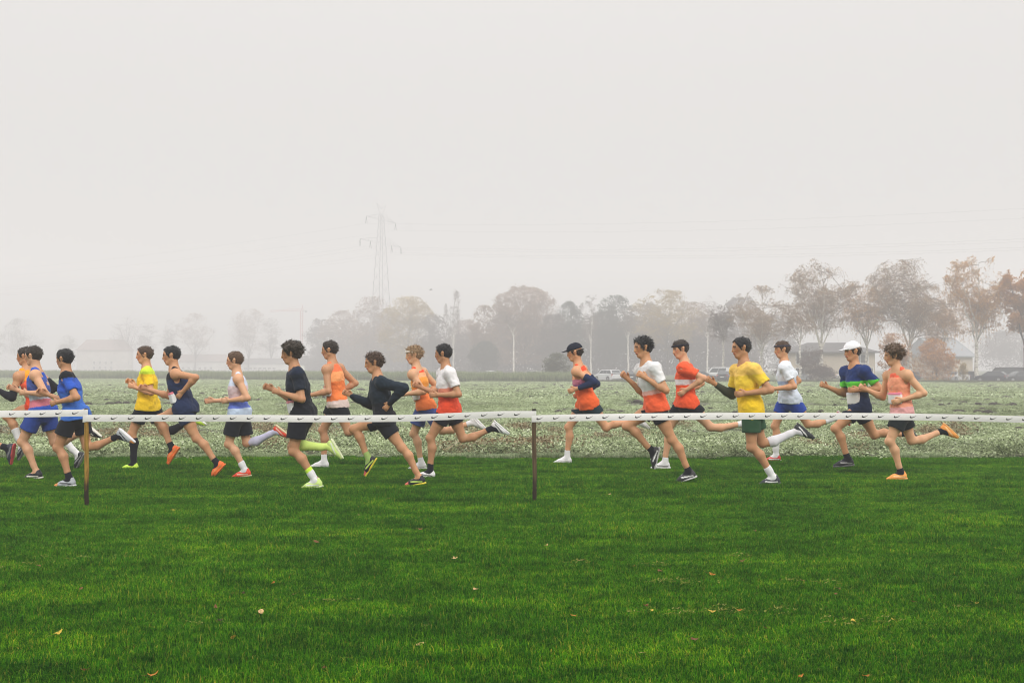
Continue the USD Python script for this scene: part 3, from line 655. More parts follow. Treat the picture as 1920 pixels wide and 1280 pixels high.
    def trunk(B, e, lo=-.02, hi=.43):
        B.cone(hip + u * lo * g, hip + u * .10 * g, (.150 * fat + e) * g, (.136 * fat + e) * g, k=.04, A=A)
        B.cone(hip + u * .10 * g, hip + u * .32 * g, (.134 * fat + e) * g, (.158 * fat + e) * g, k=.04, A=A)
        B.cone(hip + u * .32 * g, hip + u * hi * g, (.158 * fat + e) * g, (.118 * fat + e) * g, k=.04, A=A)
        sh = {q: L(J['sh'][q]) for q in (1, -1)}
        B.cone(sh[1] - u * .01, sh[-1] - u * .01, (.056 + e) * g, k=.05)
    trunk(B, 0)
    for q in (1, -1):      # buttocks, shoulder slope
        B.ball(L(J['hj'][q]) - f * .035 * g + u * .0, .082 * g, k=.06)
        B.cone(neck + u * .02 * g, L(J['sh'][q]) + u * .01 * g, .045 * g, .05 * g, k=.05)
    hc, hu, hf, hs = L(J['head']), J['hu'], J['hf'], J['hs']
    B.cone(neck - u * .03 * g, hc - hu * .05 * g - hf * .012 * g, .063 * g, .057 * g, k=.045)
    AH = np.eye(3) + np.outer(hs, hs) * .28
    B.cone(hc + hu * .020 * g - hf * .012 * g, hc + hu * .022 * g + hf * .012 * g, .093 * g, .090 * g, k=.03, A=AH)
    B.cone(hc + hf * .034 * g - hu * .005 * g, hc - hu * .072 * g + hf * .050 * g, .064 * g, .043 * g, k=.03, A=AH)
    B.ball(hc - hu * .094 * g + hf * .066 * g, .021 * g, k=.03)
    for q in (1, -1):
        B.cone(hc - hu * .055 * g + hs * q * .045 * g, hc - hu * .09 * g + hf * .05 * g + hs * q * .018 * g, .022 * g, .018 * g, k=.03)   # jaw
        B.ball(hc + hf * .104 * g + hs * q * .032 * g + hu * .002 * g, .017 * g, k=.015, cut=True)                                       # eye sockets
        B.cone(hc + hf * .088 * g + hu * .022 * g + hs * q * .012 * g, hc + hf * .075 * g + hu * .022 * g + hs * q * .045 * g, .011 * g, .009 * g, k=.012)
        B.cone(hc - hf * .012 * g + hs * q * .076 * g + hu * .014 * g, hc - hf * .002 * g + hs * q * .072 * g - hu * .022 * g, .019 * g, .011 * g, k=.008)
    B.cone(hc + hf * .094 * g + hu * .010 * g, hc + hf * .111 * g - hu * .028 * g, .010 * g, .0135 * g, k=.020)
    B.cone(hc + hf * .098 * g - hu * .057 * g + hs * .014, hc + hf * .098 * g - hu * .057 * g - hs * .014, .0105 * g, k=.01)
    B.cone(hc + hf * .112 * g - hu * .0575 * g + hs * .03, hc + hf * .112 * g - hu * .0575 * g - hs * .03, .0045 * g, k=.006, cut=True)
    for q in (1, -1):      # legs
        h0, k0, a0 = L(J['hj'][q]), L(J['k', q]), L(J['a', q])
        B.cone(h0 - u * .01, h0 + (k0 - h0) * .55, .093 * g * fat, .073 * g * fat, k=.05).cone(h0 + (k0 - h0) * .5, k0, .074 * g, .053 * g, k=.03)
        sd = unit(a0 - k0); bk = unit(np.cross(np.cross(sd, k0 - h0 + f * 1e-3), sd)) if np.linalg.norm(np.cross(sd, unit(k0 - h0))) > .12 else -f
        bk = -bk if bk @ unit(k0 - h0 + 1e-9) > 0 and False else bk
        back = unit(-f - sd * (-f @ sd))
        B.ball(k0 - back * .016 * g, .047 * g, k=.03)
        cm = k0 + (a0 - k0) * .30 + back * .022 * g
        B.cone(k0 + back * .005, cm, .048 * g, .054 * g, k=.03).cone(cm, a0 + (k0 - a0) * .22, .054 * g, .034 * g, k=.03).cone(a0 + (k0 - a0) * .25, a0, .035 * g, .036 * g, k=.02)
        out = s * q
        B.cone(h0 + (k0 - h0) * .35 - back * .030 * g + out * .02 * g, h0 + (k0 - h0) * .78 - back * .026 * g + out * .022 * g, .046 * g, .030 * g, k=.025)
        B.cone(h0 + (k0 - h0) * .82 - back * .026 * g - out * .026 * g, h0 + (k0 - h0) * .90 - back * .022 * g - out * .026 * g, .026 * g, k=.02)
        B.cone(k0 + (a0 - k0) * .16 + back * .026 * g - out * .02 * g, k0 + (a0 - k0) * .40 + back * .024 * g - out * .016 * g, .030 * g, .028 * g, k=.02)
        t, fu = J['t', q], J['fu', q]
        B.cone(a0, a0 + t * .11 * g - fu * .045 * g, .036 * g, .030 * g, k=.03).cone(a0 - t * .03 * g - fu * .045 * g, a0 + t * .15 * g - fu * .058 * g, .030 * g, .022 * g, k=.03)
        # arms
        s0, e0, w0, fd = L(J['sh'][q]), L(J['e', q]), L(J['w', q]), J['fd', q]
        B.ball(s0, .060 * g, k=.04)
        B.cone(s0, e0, .052 * g, .039 * g, k=.03)
        B.ball(s0 + s * q * .012 * g - UP * .02 * g, .050 * g, k=.03)
        B.cone(s0 + (e0 - s0) * .35 + f * .012 * g, s0 + (e0 - s0) * .75 + f * .012 * g, .036 * g, .030 * g, k=.02)
        m0 = e0 + (w0 - e0) * .28
        B.cone(e0, m0, .039 * g, .043 * g, k=.025).cone(m0, w0, .043 * g, .0265 * g, k=.025)
        n = unit(-q * s - fd * (-q * s @ fd)); w = unit(np.cross(fd, n)); w *= np.sign(w[2]) or 1
        palm = w0 + fd * .045 * g
        B.cone(w0, w0 + fd * .078 * g, .026 * g, .036 * g, k=.015, A=np.eye(3) + np.outer(n, n) * .9)
        for i in range(4):
            o = w0 + fd * .085 * g + w * (1.5 - i) * .0195 * g; Ls = (.040, .026, .021) if i in (1, 2) else (.034, .022, .019)
            an = .25 + .05 * i
            for j, l in enumerate(Ls):
                d = fd * math.cos(an) + n * math.sin(an); e = o + d * l * g
                B.cone(o, e, .0102 * g, .0092 * g, k=.004); o = e; an += .85
        o = w0 + fd * .03 * g + w * .032 * g; d = unit(fd * .75 + w * .45 + n * .45); e = o + d * .036 * g
        B.cone(w0 + fd * .02 * g + w * .01, o, .018 * g, .014 * g, k=.015).cone(o, e, .0125 * g, .011 * g, k=.006).cone(e, e + unit(fd * .8 + n * .6) * .028 * g, .011 * g, .0095 * g, k=.004)
    m = B.mesh()
    tint = np.ones((len(m.vertices), 3)) * sk * (1 + .10 * (meshkit.fbm(m.vertices * 9, 3, r['seed']) - .5))[:, None]
    q = m.vertices - hc; a, b, c = q @ hf, q @ hu, q @ hs
    lips = (a > .088 * g) & (np.abs(b + .057 * g) < .012 * g) & (np.abs(c) < .024 * g); tint[lips] = sk * [.85, .55, .55]
    hairc = np.array(r['hair'])
    brow = (a > .066 * g) & (np.abs(b - .025 * g) < .0075 * g) & (np.abs(c) > .012 * g) & (np.abs(c) < .05 * g); tint[brow] = hairc * .8 + sk * .15
    cheek = (a > .06 * g) & (np.abs(b + .02) < .03) & (np.abs(c) > .025); tint[cheek] *= [1.05, .86, .84]
    if r.get('beard'):
        bd = (b < -.045 * g) & (b > -.125 * g) & (a > .0) & ~lips; tint[bd] = sk * .35 + hairc * .6
    for q in (1, -1):      # reddened knees and elbows
        for j in ('k', 'e'):
            d = np.linalg.norm(m.vertices - L(J[j, q]), axis=1); tint *= 1 - np.clip(1 - d / (.07 * g), 0, 1)[:, None] * np.array([.02, .12, .12])
    obj('body', m, skin_mat, P, True, tint)
    for q in (1, -1):
        e = trimesh.creation.icosphere(2, .0125 * g); n = e.vertices @ unit(hf + hs * q * .15) / (.0125 * g)
        ec = np.where((n > .80)[:, None], (.03, .02, .015), (.72, .70, .67)); e.apply_translation(hc + hf * .0765 * g + hs * q * .032 * g + hu * .003 * g)
        obj('eye', e, skin_mat, P, True, ec)

    # ---- hair or cap
    style = r.get('style', 'short')
    Bh = Blob(.009 * g)
    th = {'short': .014, 'fuller': .024, 'curly': .034, 'cropped': .006}[style]
    cl = [(hc + hu * .050 * g + hf * .066 * g, unit(hf * .9 - hu * .45)), (hc - hu * .062 * g - hf * .05 * g, unit(-hu * .8 + hf * .35))]
    Bh.cone(hc + hu * .022 * g - hf * .016 * g, hc + hu * .024 * g + hf * .010 * g, (.094 + th) * g, (.089 + th) * g, k=.01, A=AH)
    if style == 'curly':
        for k in range(26):
            d = unit(rnd.normal(0, 1, 3) + hu * .9 - hf * .5); Bh.ball(hc + hu * .02 * g - hf * .015 * g + d * .105 * g, rnd.uniform(.028, .042) * g, k=.012)
    for q in (1, -1): Bh.ball(hc - hf * .002 * g + hs * q * .088 * g - hu * .006 * g, .034 * g, k=.008, cut=True)
    hm = rumple(Bh.mesh(cl + ([(hc + hu * .03 * g, hu)] if r.get('cap') else [])), {'short': .008, 'fuller': .012, 'curly': .012, 'cropped': .004}[style], 38, r['seed'])
    hm.vertices += hf * ((meshkit.noise(hm.vertices * 55, 3) - .5) * .016 * np.clip(((hm.vertices - hc) @ hf) / (.06 * g), 0, 1))[:, None]
    ht = hairc * (.75 + .5 * meshkit.fbm(hm.vertices * [60, 60, 25], 2, 4))[:, None]
    sel = rnd.choice(len(hm.vertices), min(len(hm.vertices), {'short': 420, 'fuller': 620, 'curly': 700, 'cropped': 200}[style]), replace=False)
    vn = hm.vertex_normals[sel]; ok = (hm.vertices[sel] - hc) @ hu > -.03 * g
    sel, vn = sel[ok], vn[ok]; kk = len(sel)
    ln_ = {'short': .022, 'fuller': .042, 'curly': .040, 'cropped': .01}[style] * g * rnd.uniform(.5, 1.3, kk)[:, None]
    ld = vn * rnd.uniform(.25, .8, (kk, 1)) - hf * rnd.uniform(.1, .8, (kk, 1)) + rnd.normal(0, .30, (kk, 3)) + hu * .1; ld /= np.linalg.norm(ld, axis=1, keepdims=True)
    lp = hm.vertices[sel] - vn * .006; lw = np.cross(ld, rnd.normal(0, 1, (kk, 3))); lw *= .0055 * g / np.linalg.norm(lw, axis=1, keepdims=True)
    lv = np.stack([lp - lw, lp + lw, lp + ld * ln_ * .6 + lw * .7 - hu * .004, lp + ld * ln_ - hu * .010 * (style != 'short')], 1)
    lo_ = np.arange(kk)[:, None] * 4 + len(hm.vertices)
    hm = trimesh.Trimesh(np.vstack([hm.vertices, lv.reshape(-1, 3)]), np.vstack([hm.faces, lo_ + [0, 1, 2], lo_ + [0, 2, 3]]), process=False)
    ht = np.vstack([ht, np.repeat(hairc * rnd.uniform(.6, 1.9, (kk, 1)), 4, 0)])
    obj('hair', hm, hair_mat, P, True, ht)
    if r.get('cap'):
        cc = np.array(r['cap'])
        Bc = Blob(.010 * g); Bc.cone(hc + hu * .030 * g - hf * .014 * g, hc + hu * .030 * g + hf * .012 * g, .112 * g, .106 * g, k=.01, A=AH)
        cm = Bc.mesh([(hc + hu * .038 * g, unit(-hu - hf * .12))])
        cp = obj('cap', cm, cloth_mat, P, 40, None) if False else obj('cap', cm, cloth_mat, P, True, np.ones((len(cm.vertices), 3)) * cc)
        if r.get('peak', True):
            Bp = Blob(.008 * g); Bp.cone(hc + hu * .046 * g + hf * .07 * g, hc + hu * .036 * g + hf * .150 * g, .066 * g, .048 * g, k=.01, A=np.eye(3) + np.outer(hu, hu) * 6)
            pm = Bp.mesh(); obj('peak', pm, cloth_mat, cp, True, np.ones((len(pm.vertices), 3)) * cc * .85)
    if r.get('band'):
        Bb = Blob(.008 * g); Bb.cone(hc + hu * .028 * g - hf * .014 * g, hc + hu * .028 * g + hf * .012 * g, .116 * g, .109 * g, k=.01, A=AH)
        bm = Bb.mesh([(hc + hu * .062 * g, unit(hu - hf * .1)), (hc + hu * .036 * g, unit(-hu + hf * .1))]); obj('headband', bm, cloth_mat, P, True, np.ones((len(bm.vertices), 3)) * np.array(r['band']))

    # ---- shirt
    kind, bands = r['shirt']
    Bs = Blob(.0105 * g)
    e = .017 if kind != 'singlet' else .012
    hem = r.get('hem', -.075)
    if kind == 'singlet':
        Bs.cone(hip + u * (hem - .05) * g - f * .008, hip + u * .10 * g, (.176 * fat + e) * g, (.146 * fat + e) * g, k=.03, A=A)
        Bs.cone(hip + u * .10 * g, hip + u * .32 * g, (.139 * fat + e) * g, (.158 * fat + e) * g, k=.03, A=A)
        Bs.cone(hip + u * .32 * g, hip + u * .40 * g, (.158 * fat + e) * g, (.132 * fat + e) * g, k=.03, A=A)
        for q in (1, -1):
            Bs.cone(hip + u * .36 * g + (L(J['sh'][q]) - hip - u * .258 * H) * .62, neck - u * .012 * g + (L(J['sh'][q]) - hip - u * .258 * H) * .50, .085 * g, .062 * g, k=.03, A=A)
            Bs.cone(L(J['sh'][q]) + (L(J['sh'][q]) - hip - u * .258 * H) * .06 - u * .02, L(J['sh'][q]) - u * .075 * g + (L(J['sh'][q]) - hip - u * .258 * H) * .10, .072 * g, .060 * g, k=.012, cut=True)
    else:
        Bs.cone(hip + u * (hem - .05) * g - f * .010, hip + u * .10 * g, (.180 * fat + e) * g, (.152 * fat + e) * g, k=.03, A=A)
        trunk(Bs, e, .08)
        for q in (1, -1):
            Bs.cone(neck + u * .01 * g, L(J['sh'][q]) + u * .01 * g, .052 * g, .062 * g, k=.04)
            s0, e0 = L(J['sh'][q]), L(J['e', q]); w0 = L(J['w', q])
            Bs.ball(s0, (.062 + e) * g, k=.03)
            if kind == 'long':
                Bs.cone(s0, e0, .068 * g, .060 * g, k=.03).cone(e0, e0 + (w0 - e0) * .3, .060 * g, .056 * g, k=.02).cone(e0 + (w0 - e0) * .3, w0, .056 * g, .038 * g, k=.02)
            else:
                Bs.cone(s0, e0, .067 * g, .070 * g, k=.03, clip=[(s0 + (e0 - s0) * .66, unit(e0 - s0))])
    le = .022
    Bs.cone(hip - u * .03 * g, hip + u * .10 * g, (.150 * fat + le) * g, (.132 * fat + le * .7) * g, k=.03, A=A)
    for q in (1, -1):      # the hem hangs over the tops of the legs
        h0, k0 = L(J['hj'][q]), L(J['k', q])
        Bs.ball(h0 - f * .034 * g, (.083 + le) * g, k=.05)
        Bs.cone(h0, h0 + (k0 - h0) * .16, (.092 * fat + le) * g, (.088 * fat + le) * g, k=.05)
    Bs.ball(neck + u * .045 * g + f * .025 * g, .082 * g, k=.008, cut=True)
    sm = rumple(rumple(Bs.mesh([(hip + u * hem * g, unit(-u + f * .10))]), .018, 7.5, r['seed'] + 7), .009, 21, r['seed'])
    def paint(V, bands):
        t = (V - hip) @ u / (.29 * H)
        ts = np.array([b_[0] for b_ in bands]); cs = np.array([b_[1] for b_ in bands], float)
        i = np.clip(np.searchsorted(ts, t + .012 * (meshkit.noise(V * 14) - .5), 'right') - 1, 0, len(ts) - 1)
        return cs[i]
    obj('shirt', sm, cloth_mat, P, True, paint(sm.vertices, bands))
    if r.get('bib'):
        Bb = Blob(.0105 * g)
        z0 = r.get('bibz', .17)
        Bb.cone(hip + u * .06 * g, hip + u * .32 * g, (.172 * fat + e + .014) * g, (.170 * fat + e + .016) * g, k=.03, A=A)
        side = unit(f - s * r.get('bibside', .75))
        ss = unit(np.cross(u, side))
        bm = Bb.mesh([(hip + u * (z0 - .075) * g, -u), (hip + u * (z0 + .075) * g, u), (hip + side * .03, -side), (hip + ss * .11 * g, ss), (hip - ss * .11 * g, -ss)])
        bc = np.ones((len(bm.vertices), 3)) * .78
        band = ((bm.vertices - hip) @ u > (z0 + .045) * g); bc[band] = r['bib']
        obj('bib', bm, cloth_mat, P, True, bc)
    if r.get('sleeves'):
        for q in r.get('sleeve_sides', (-1, 1)):
            Ba = Blob(.009 * g); e0, w0 = L(J['e', q]), L(J['w', q]); s0 = L(J['sh'][q]); m0 = e0 + (w0 - e0) * .28
            Ba.cone(s0 + (e0 - s0) * .55, e0, .054 * g, .050 * g, k=.02).cone(e0, m0, .050 * g, .051 * g, k=.02).cone(m0, w0, .051 * g, .032 * g, k=.02, clip=[(e0 + (w0 - e0) * .92, unit(w0 - e0))])
            am = rumple(Ba.mesh(), .002, 30, 3); obj('arm_sleeve', am, cloth_mat, P, True, np.ones((len(am.vertices), 3)) * np.array(r['sleeves']))

    # ---- shorts
    sc, ln = r['shorts']
    Bp = Blob(.0105 * g); e = .016 if ln < .8 else .008
    Bp.cone(hip - u * .03 * g, hip + u * .10 * g, (.150 * fat + e * .6) * g, (.132 * fat + e * .4) * g, k=.03, A=A)
    for q in (1, -1):
        h0, k0 = L(J['hj'][q]), L(J['k', q])
        Bp.ball(h0 - f * .034 * g, (.083 + e) * g, k=.06)
        Bp.cone(h0, h0 + (k0 - h0) * max(ln, .5), (.092 * fat + e) * g, (.076 * fat + e * 2) * g if ln < .8 else .066 * g, k=.03, clip=[(h0 + (k0 - h0) * ln, unit(k0 - h0))])
    pm = rumple(Bp.mesh([(hip + u * (hem + .045) * g, u)]), .008 if ln < .8 else .002, 11, r['seed'] + 3)
    pt = np.ones((len(pm.vertices), 3)) * np.array(sc)
    obj('shorts', pm, cloth_mat, P, True, pt)

    # ---- socks and shoes
    for q in (ny, -ny):
        k0, a0, t, fu = L(J['k', q]), L(J['a', q]), J['t', q], J['fu', q]
        so = r['sock'] if q == ny else r.get('sock2', r['sock'])
        if so:
            col, up = so[:2]
            Bo = Blob(.0085 * g); back = unit(-f - unit(a0 - k0) * (-f @ unit(a0 - k0)))
            cm = k0 + (a0 - k0) * .30 + back * .022 * g; d = unit(k0 - a0)
            Bo.cone(a0 - fu * .02 * g, a0 + (k0 - a0) * .24, .043 * g, .040 * g, k=.02).cone(a0, a0 + t * .07 * g - fu * .03 * g, .041 * g, .037 * g, k=.02)
            if up > .3: Bo.cone(a0 + (k0 - a0) * .22, cm, .040 * g, .060 * g, k=.03).cone(cm, k0 + back * .005, .060 * g, .054 * g, k=.03)
            om = rumple(Bo.mesh([(a0 + (k0 - a0) * up, d)]), .0015, 40, 5)
            ot = np.ones((len(om.vertices), 3)) * np.array(col)
            if len(so) > 2: ot[(om.vertices - a0) @ d > (up - .10) * .245 * H] = so[2]
            obj('sock', om, cloth_mat, P, True, ot)
        up_c, sole_c, acc = r['shoe']
        Bq = Blob(.0075 * g); flr = a0 - fu * .079 * g
        Bq.cone(a0 - t * .022 * g - fu * .045 * g, a0 + t * .11 * g - fu * .052 * g, .041 * g, .039 * g, k=.03, clip=[(flr, -fu)])
        Bq.cone(a0 + t * .08 * g - fu * .045 * g, a0 + t * .185 * g - fu * .064 * g, .040 * g, .023 * g, k=.03, clip=[(flr, -fu)])
        Bq.cone(a0 - t * .012 * g - fu * .03 * g, a0 - t * .006 * g + fu * .002 * g, .045 * g, .042 * g, k=.02, clip=[(a0 + fu * .010 * g + t * .02 * g, unit(fu + t * .35))])
        Bq.cone(a0 + t * .03 * g - fu * .02 * g, a0 + t * .10 * g - fu * .045 * g, .030 * g, .022 * g, k=.03)
        qm = Bq.mesh([(flr, -fu)])
        X, Z, S = (qm.vertices - a0) @ t / g, (qm.vertices - a0) @ fu / g, (qm.vertices - a0) @ np.cross(t, fu) / g
        qt = np.ones((len(X), 3)) * np.array(up_c)
        qt[(np.abs(Z + .045 - (X - .02) * .16) < .0075) & (X > -.03) & (X < .12) & (np.abs(S) > .022)] = acc     # stripe along the side
        qt[(np.abs((X * 90) % 1 - .5) < .22) & (X > .04) & (X < .115) & (np.abs(S) < .016) & (Z > -.04)] = np.array(acc) * .9   # laces
        if r.get('toecap'): qt[X > .15] = r['toecap']
        sh = obj('shoe', qm, shoe_mat, P, True, qt)
        Bz = Blob(.0075 * g)
        Bz.cone(a0 - t * .030 * g - fu * .078 * g, a0 + t * .07 * g - fu * .078 * g, .043 * g, .038 * g, k=.02).cone(a0 + t * .07 * g - fu * .078 * g, a0 + t * .185 * g - fu * .074 * g, .044 * g, .026 * g, k=.02)
        zm = Bz.mesh([(a0 - fu * .066 * g, fu), (a0 - fu * .086 * g, -fu)])
        obj('sole', zm, shoe_mat, sh, 50, None) if False else obj('sole', zm, shoe_mat, sh, True, np.ones((len(zm.vertices), 3)) * np.array(sole_c))
    return P, H

# ------------------------------------------------------------------ pylon, wires, crane
steel = plain('galvanised_steel', (.30, .31, .315), .6, metallic=.3)
PY = 370.0
p0 = at(714, 700, PY); p0[2] = float(ground_z(PY)); top_z = at(714, 383, PY)[2]; HP = top_z - p0[2]
arm = unit([-7.5, -16.0, 0]); line = unit([16.0, -7.5, 0])         # cross-arms; the line runs across them
def zpx(py): return at(714, py, PY)[2] - p0[2]
py_ = thing('power_pylon', 'faint lattice steel power pylon with two cross-arms and forked top in the mist', 'pylon', None, p0)
z_lo, z_up = zpx(456), zpx(412)
def half(z): return np.interp(z, [0, z_lo - 2, z_up, HP * .97], [3.7, 1.6, .8, .35])
def corner(z, i):
    a, b = ((1, 1), (1, -1), (-1, -1), (-1, 1))[i % 4]; h = half(z)
    return arm * a * h + line * b * h + UP * z
zs = [0]
while zs[-1] < HP * .93: zs.append(zs[-1] + half(zs[-1]) * 2.2)
for i in range(4): obj('leg', tubes([[corner(z, i) for z in (-.2, HP * .93)]], [[.10, .07]], 4), steel, py_)
br = [beam(corner(a, i), corner(b, i + 1), .055) for a, b in zip(zs, zs[1:]) for i in range(4)] + [beam(corner(b, i), corner(a, i + 1), .055) for a, b in zip(zs, zs[1:]) for i in range(4)]
obj('bracing', cat(br), steel, py_)
ends = []
for z, ln, hangs in ((z_lo, 14.0, (1, .52)), (z_up, 10.0, (1,))):
    m = []
    for sgn in (1, -1):
        tip = arm * sgn * ln + UP * z
        for b in (1, -1):
            r = arm * sgn * half(z) + line * b * half(z)
            m += [beam(r + UP * z, tip, .07), beam(r + UP * (z + 2.1), tip, .06)]
            for q in (.25, .5, .75): m += [beam(r * (1 - q) + tip * q + UP * (z * (1 - q)), (r + UP * (z + 2.1)) * (1 - q) + tip * q, .045)]
        for k in hangs: ends.append((arm * sgn * ln * k + UP * z, k))
    obj('cross_arm', cat(m), steel, py_)
m = []
for sgn in (1, -1):
    tip = arm * sgn * 3.2 + UP * HP
    for b in (1, -1): m += [beam(arm * sgn * .28 + line * b * .28 + UP * HP * .93, tip, .07), beam(-arm * sgn * .28 + line * b * .28 + UP * HP * .97, tip, .06)]
obj('peak', cat(m), steel, py_)
ins = plain('insulator_glass', (.10, .12, .12), .3)
for e, k in ends:
    prof = [(.001, 0)] + [q for i in range(9) for q in ((.05, -.22 * i - .08), (.15, -.22 * i - .14), (.05, -.22 * i - .20))] + [(.001, -2.2)]
    obj('insulator', tubes([[e, e - UP * 2.6 - line * .35], [e, e - UP * 2.6 + line * .35]], [[.09, .09]] * 2, 5), ins, py_)
wire_mat = plain('wire', (.07, .07, .075), .6)
names = ['lower outer', 'lower inner', 'lower inner', 'lower outer', 'upper', 'upper']
for i, (e, k) in enumerate(ends):
    a = p0 + e - UP * 2.7
    pts = []
    for t in np.linspace(-1, 1, 81):
        L_ = 460 * abs(t); q = a + line * (-1 if t < 0 else 1) * L_
        q[2] = a[2] - 9 * 4 * abs(t) * (1 - abs(t)); pts.append(q)
    pts = np.array(pts); ok = (np.abs(pts[:, 0]) < 390) & (pts[:, 1] < 640) & (pts[:, 1] > -40)
    pts = pts[ok]
    arm_side = 'nearer' if (e @ arm) > 0 else 'farther'
    inner = i in (1, 3)
    nm_ = ('upper' if i > 3 else 'lower inner' if inner else 'lower outer')
    tag(obj('power_line', tubes([pts], [np.full(len(pts), .016)], 4), wire_mat), f'thin power cable hanging from the {nm_} insulator at the {arm_side} side of the pylon', 'cable', 'power cables of the pylon')
# crane
CY = 545.0
c0 = at(565, 700, CY); c0[2] = float(ground_z(CY)); red = plain('crane_red', (.48, .10, .07), .6)
HC = at(565, 582, CY)[2] - c0[2]
cr = thing('construction_crane', 'faint thin red tower crane with its jib pointing left in the mist', 'crane', None, c0)
mm = []
for i in range(4):
    a, b = ((1, 1), (1, -1), (-1, -1), (-1, 1))[i]; a2, b2 = ((1, 1), (1, -1), (-1, -1), (-1, 1))[(i + 1) % 4]
    mm.append(beam([a * .6, b * .6, 0], [a * .6, b * .6, HC], .16))
    for k in range(int(HC / 1.4)): mm.append(beam([a * .6, b * .6, k * 1.4], [a2 * .6, b2 * .6, k * 1.4 + 1.4], .09))
obj('mast', cat(mm), red, cr)
jl = (565 - 505) / FPX * CY
jib = [beam([0, -.5, HC], [-jl, -.4, HC - .6], .14), beam([0, .5, HC], [-jl, .4, HC - .6], .14), beam([0, 0, HC + 1], [-jl, 0, HC], .14)]
for k in range(int(jl / 1.2)):
    x = -k * 1.2; jib += [beam([x, -.5, HC - .06 * k], [x - .6, 0, HC + 1 - .1 * k], .08), beam([x - .6, 0, HC + 1 - .1 * k], [x - 1.2, .5, HC - .06 * k], .08)]
obj('jib', cat(jib), red, cr)
obj('tower_head', cat([beam([0, 0, HC], [.5, 0, HC + 3.0], .28), beam([.9, 0, HC], [.5, 0, HC + 3.0], .14), beam([.5, 0, HC + 3.0], [-jl * .6, 0, HC + .6], .06)]), red, cr)
obj('counterweight', cat([box((3, .9, .3), (1.6, 0, HC)), box((1.1, 1.0, 1.1), (2.4, 0, HC - .5))]), plain('crane_ballast', (.3, .29, .28), .9), cr)

# ------------------------------------------------------------------ houses
wall_b, wall_w, wall_g = plain('beige_render', (.50, .43, .34), .9, noise=(.6, .08)), plain('white_render', (.68, .67, .64), .9, noise=(.5, .06)), plain('grey_render', (.52, .49, .46), .9, noise=(.5, .1))
roof_d, roof_p, roof_r = plain('dark_roof', (.10, .095, .095), .8, noise=(2, .2)), plain('pale_metal_roof', (.27, .29, .31), .5), plain('brown_roof', (.28, .21, .19), .85, noise=(2, .2))
glass_d, trim_w = plain('dark_window', (.03, .035, .04), .15, spec=.8), plain('white_trim', (.72, .72, .70), .6)
def house(name, label, loc, rot, w, d, eave, ridge, wall, roof, hip, wins, over=.5, chimney=None, wallside=None, group='houses in the mist beyond the trees'):
    o = thing(name, label, 'house', group, loc, rot)
    pts = [(-w / 2, 0), (w / 2, 0), (w / 2, eave), (-w / 2, eave)]
    obj('wall', cat([box((w, d, eave + .4), (0, 0, eave / 2 - .2))]), wall, o)
    inset = d / 2 if hip else 0
    ew, ed = w / 2 + over, d / 2 + over
    V = np.array([[-ew, -ed, eave], [ew, -ed, eave], [ew, ed, eave], [-ew, ed, eave], [-ew + inset, 0, ridge], [ew - inset, 0, ridge]]); V2 = V - [0, 0, .18]
    F = [[0, 1, 5], [0, 5, 4], [1, 2, 5], [2, 3, 4], [2, 4, 5], [3, 0, 4]]
    F2 = [[0, 1, 2], [0, 2, 3]]
    allv = np.vstack([V, V2]); ff = F + [[c + 6, b + 6, a + 6] for a, b, c in F2] + [q for i in range(4) for q in ([i, i + 6, (i + 1) % 4 + 6], [i, (i + 1) % 4 + 6, (i + 1) % 4])]
    rf = obj('roof', trimesh.Trimesh(allv, ff, process=False), roof, o)
    if not hip:
        for s in (-1, 1): obj('gable', trimesh.Trimesh(np.array([[s * w / 2, -d / 2, eave], [s * w / 2, d / 2, eave], [s * w / 2, 0, ridge - .25], [s * (w / 2 - .3), -d / 2, eave], [s * (w / 2 - .3), d / 2, eave], [s * (w / 2 - .3), 0, ridge - .25]]), [[0, 1, 2], [5, 4, 3], [0, 2, 5], [0, 5, 3], [1, 4, 5], [1, 5, 2]], process=False), wallside or wall, o)
    if chimney: obj('chimney', box((.8, .8, 1.6), (chimney, 0, ridge)), wall, rf)
    for (x, z, ww, hh) in wins:
        f = obj('window', cat([box((ww + .2, .10, .12), (x, -d / 2 - .04, z + hh / 2 + .06)), box((ww + .2, .14, .12), (x, -d / 2 - .06, z - hh / 2 - .06)), box((.1, .10, hh), (x - ww / 2 - .05, -d / 2 - .04, z)), box((.1, .10, hh), (x + ww / 2 + .05, -d / 2 - .04, z)), box((.07, .08, hh), (x, -d / 2 - .035, z))]), trim_w, o)
        obj('pane', box((ww, .04, hh), (x, -d / 2 - .015, z)), glass_d, f)
    return o
def gp(px, Y): p = at(px, 700, Y); p[2] = float(ground_z(Y)); return p
Yh = 500; s_ = Yh / FPX
house('house', 'faint two-storey house with a hipped roof and small chimney', gp(197, Yh), 6, 94 * s_, 8, (700 - 661) * s_, (700 - 641) * s_, wall_g, roof_r, True, [(x, z, .9, 1.3) for x in (-4.2, -1.4, 1.4, 4.2) for z in (1.6, 4.2)], chimney=2.4)
Yh = 176; s_ = Yh / FPX
house('house', 'beige house with a flat dark roof and upper window behind the leaning birch', gp(1550, Yh), -4, 150 * s_, 9, (709 - 660) * s_, (709 - 642) * s_, wall_b, roof_d, True, [(-4.0, 3.5, 4.4, 1.9), (4.6, 3.4, 2.6, 1.4), (3.4, 1.1, 1.1, 1.6), (5.8, 1.1, 1.8, 1.5), (-5.6, 1.1, 1.4, 1.4)], over=.7)
Yh = 188; s_ = Yh / FPX
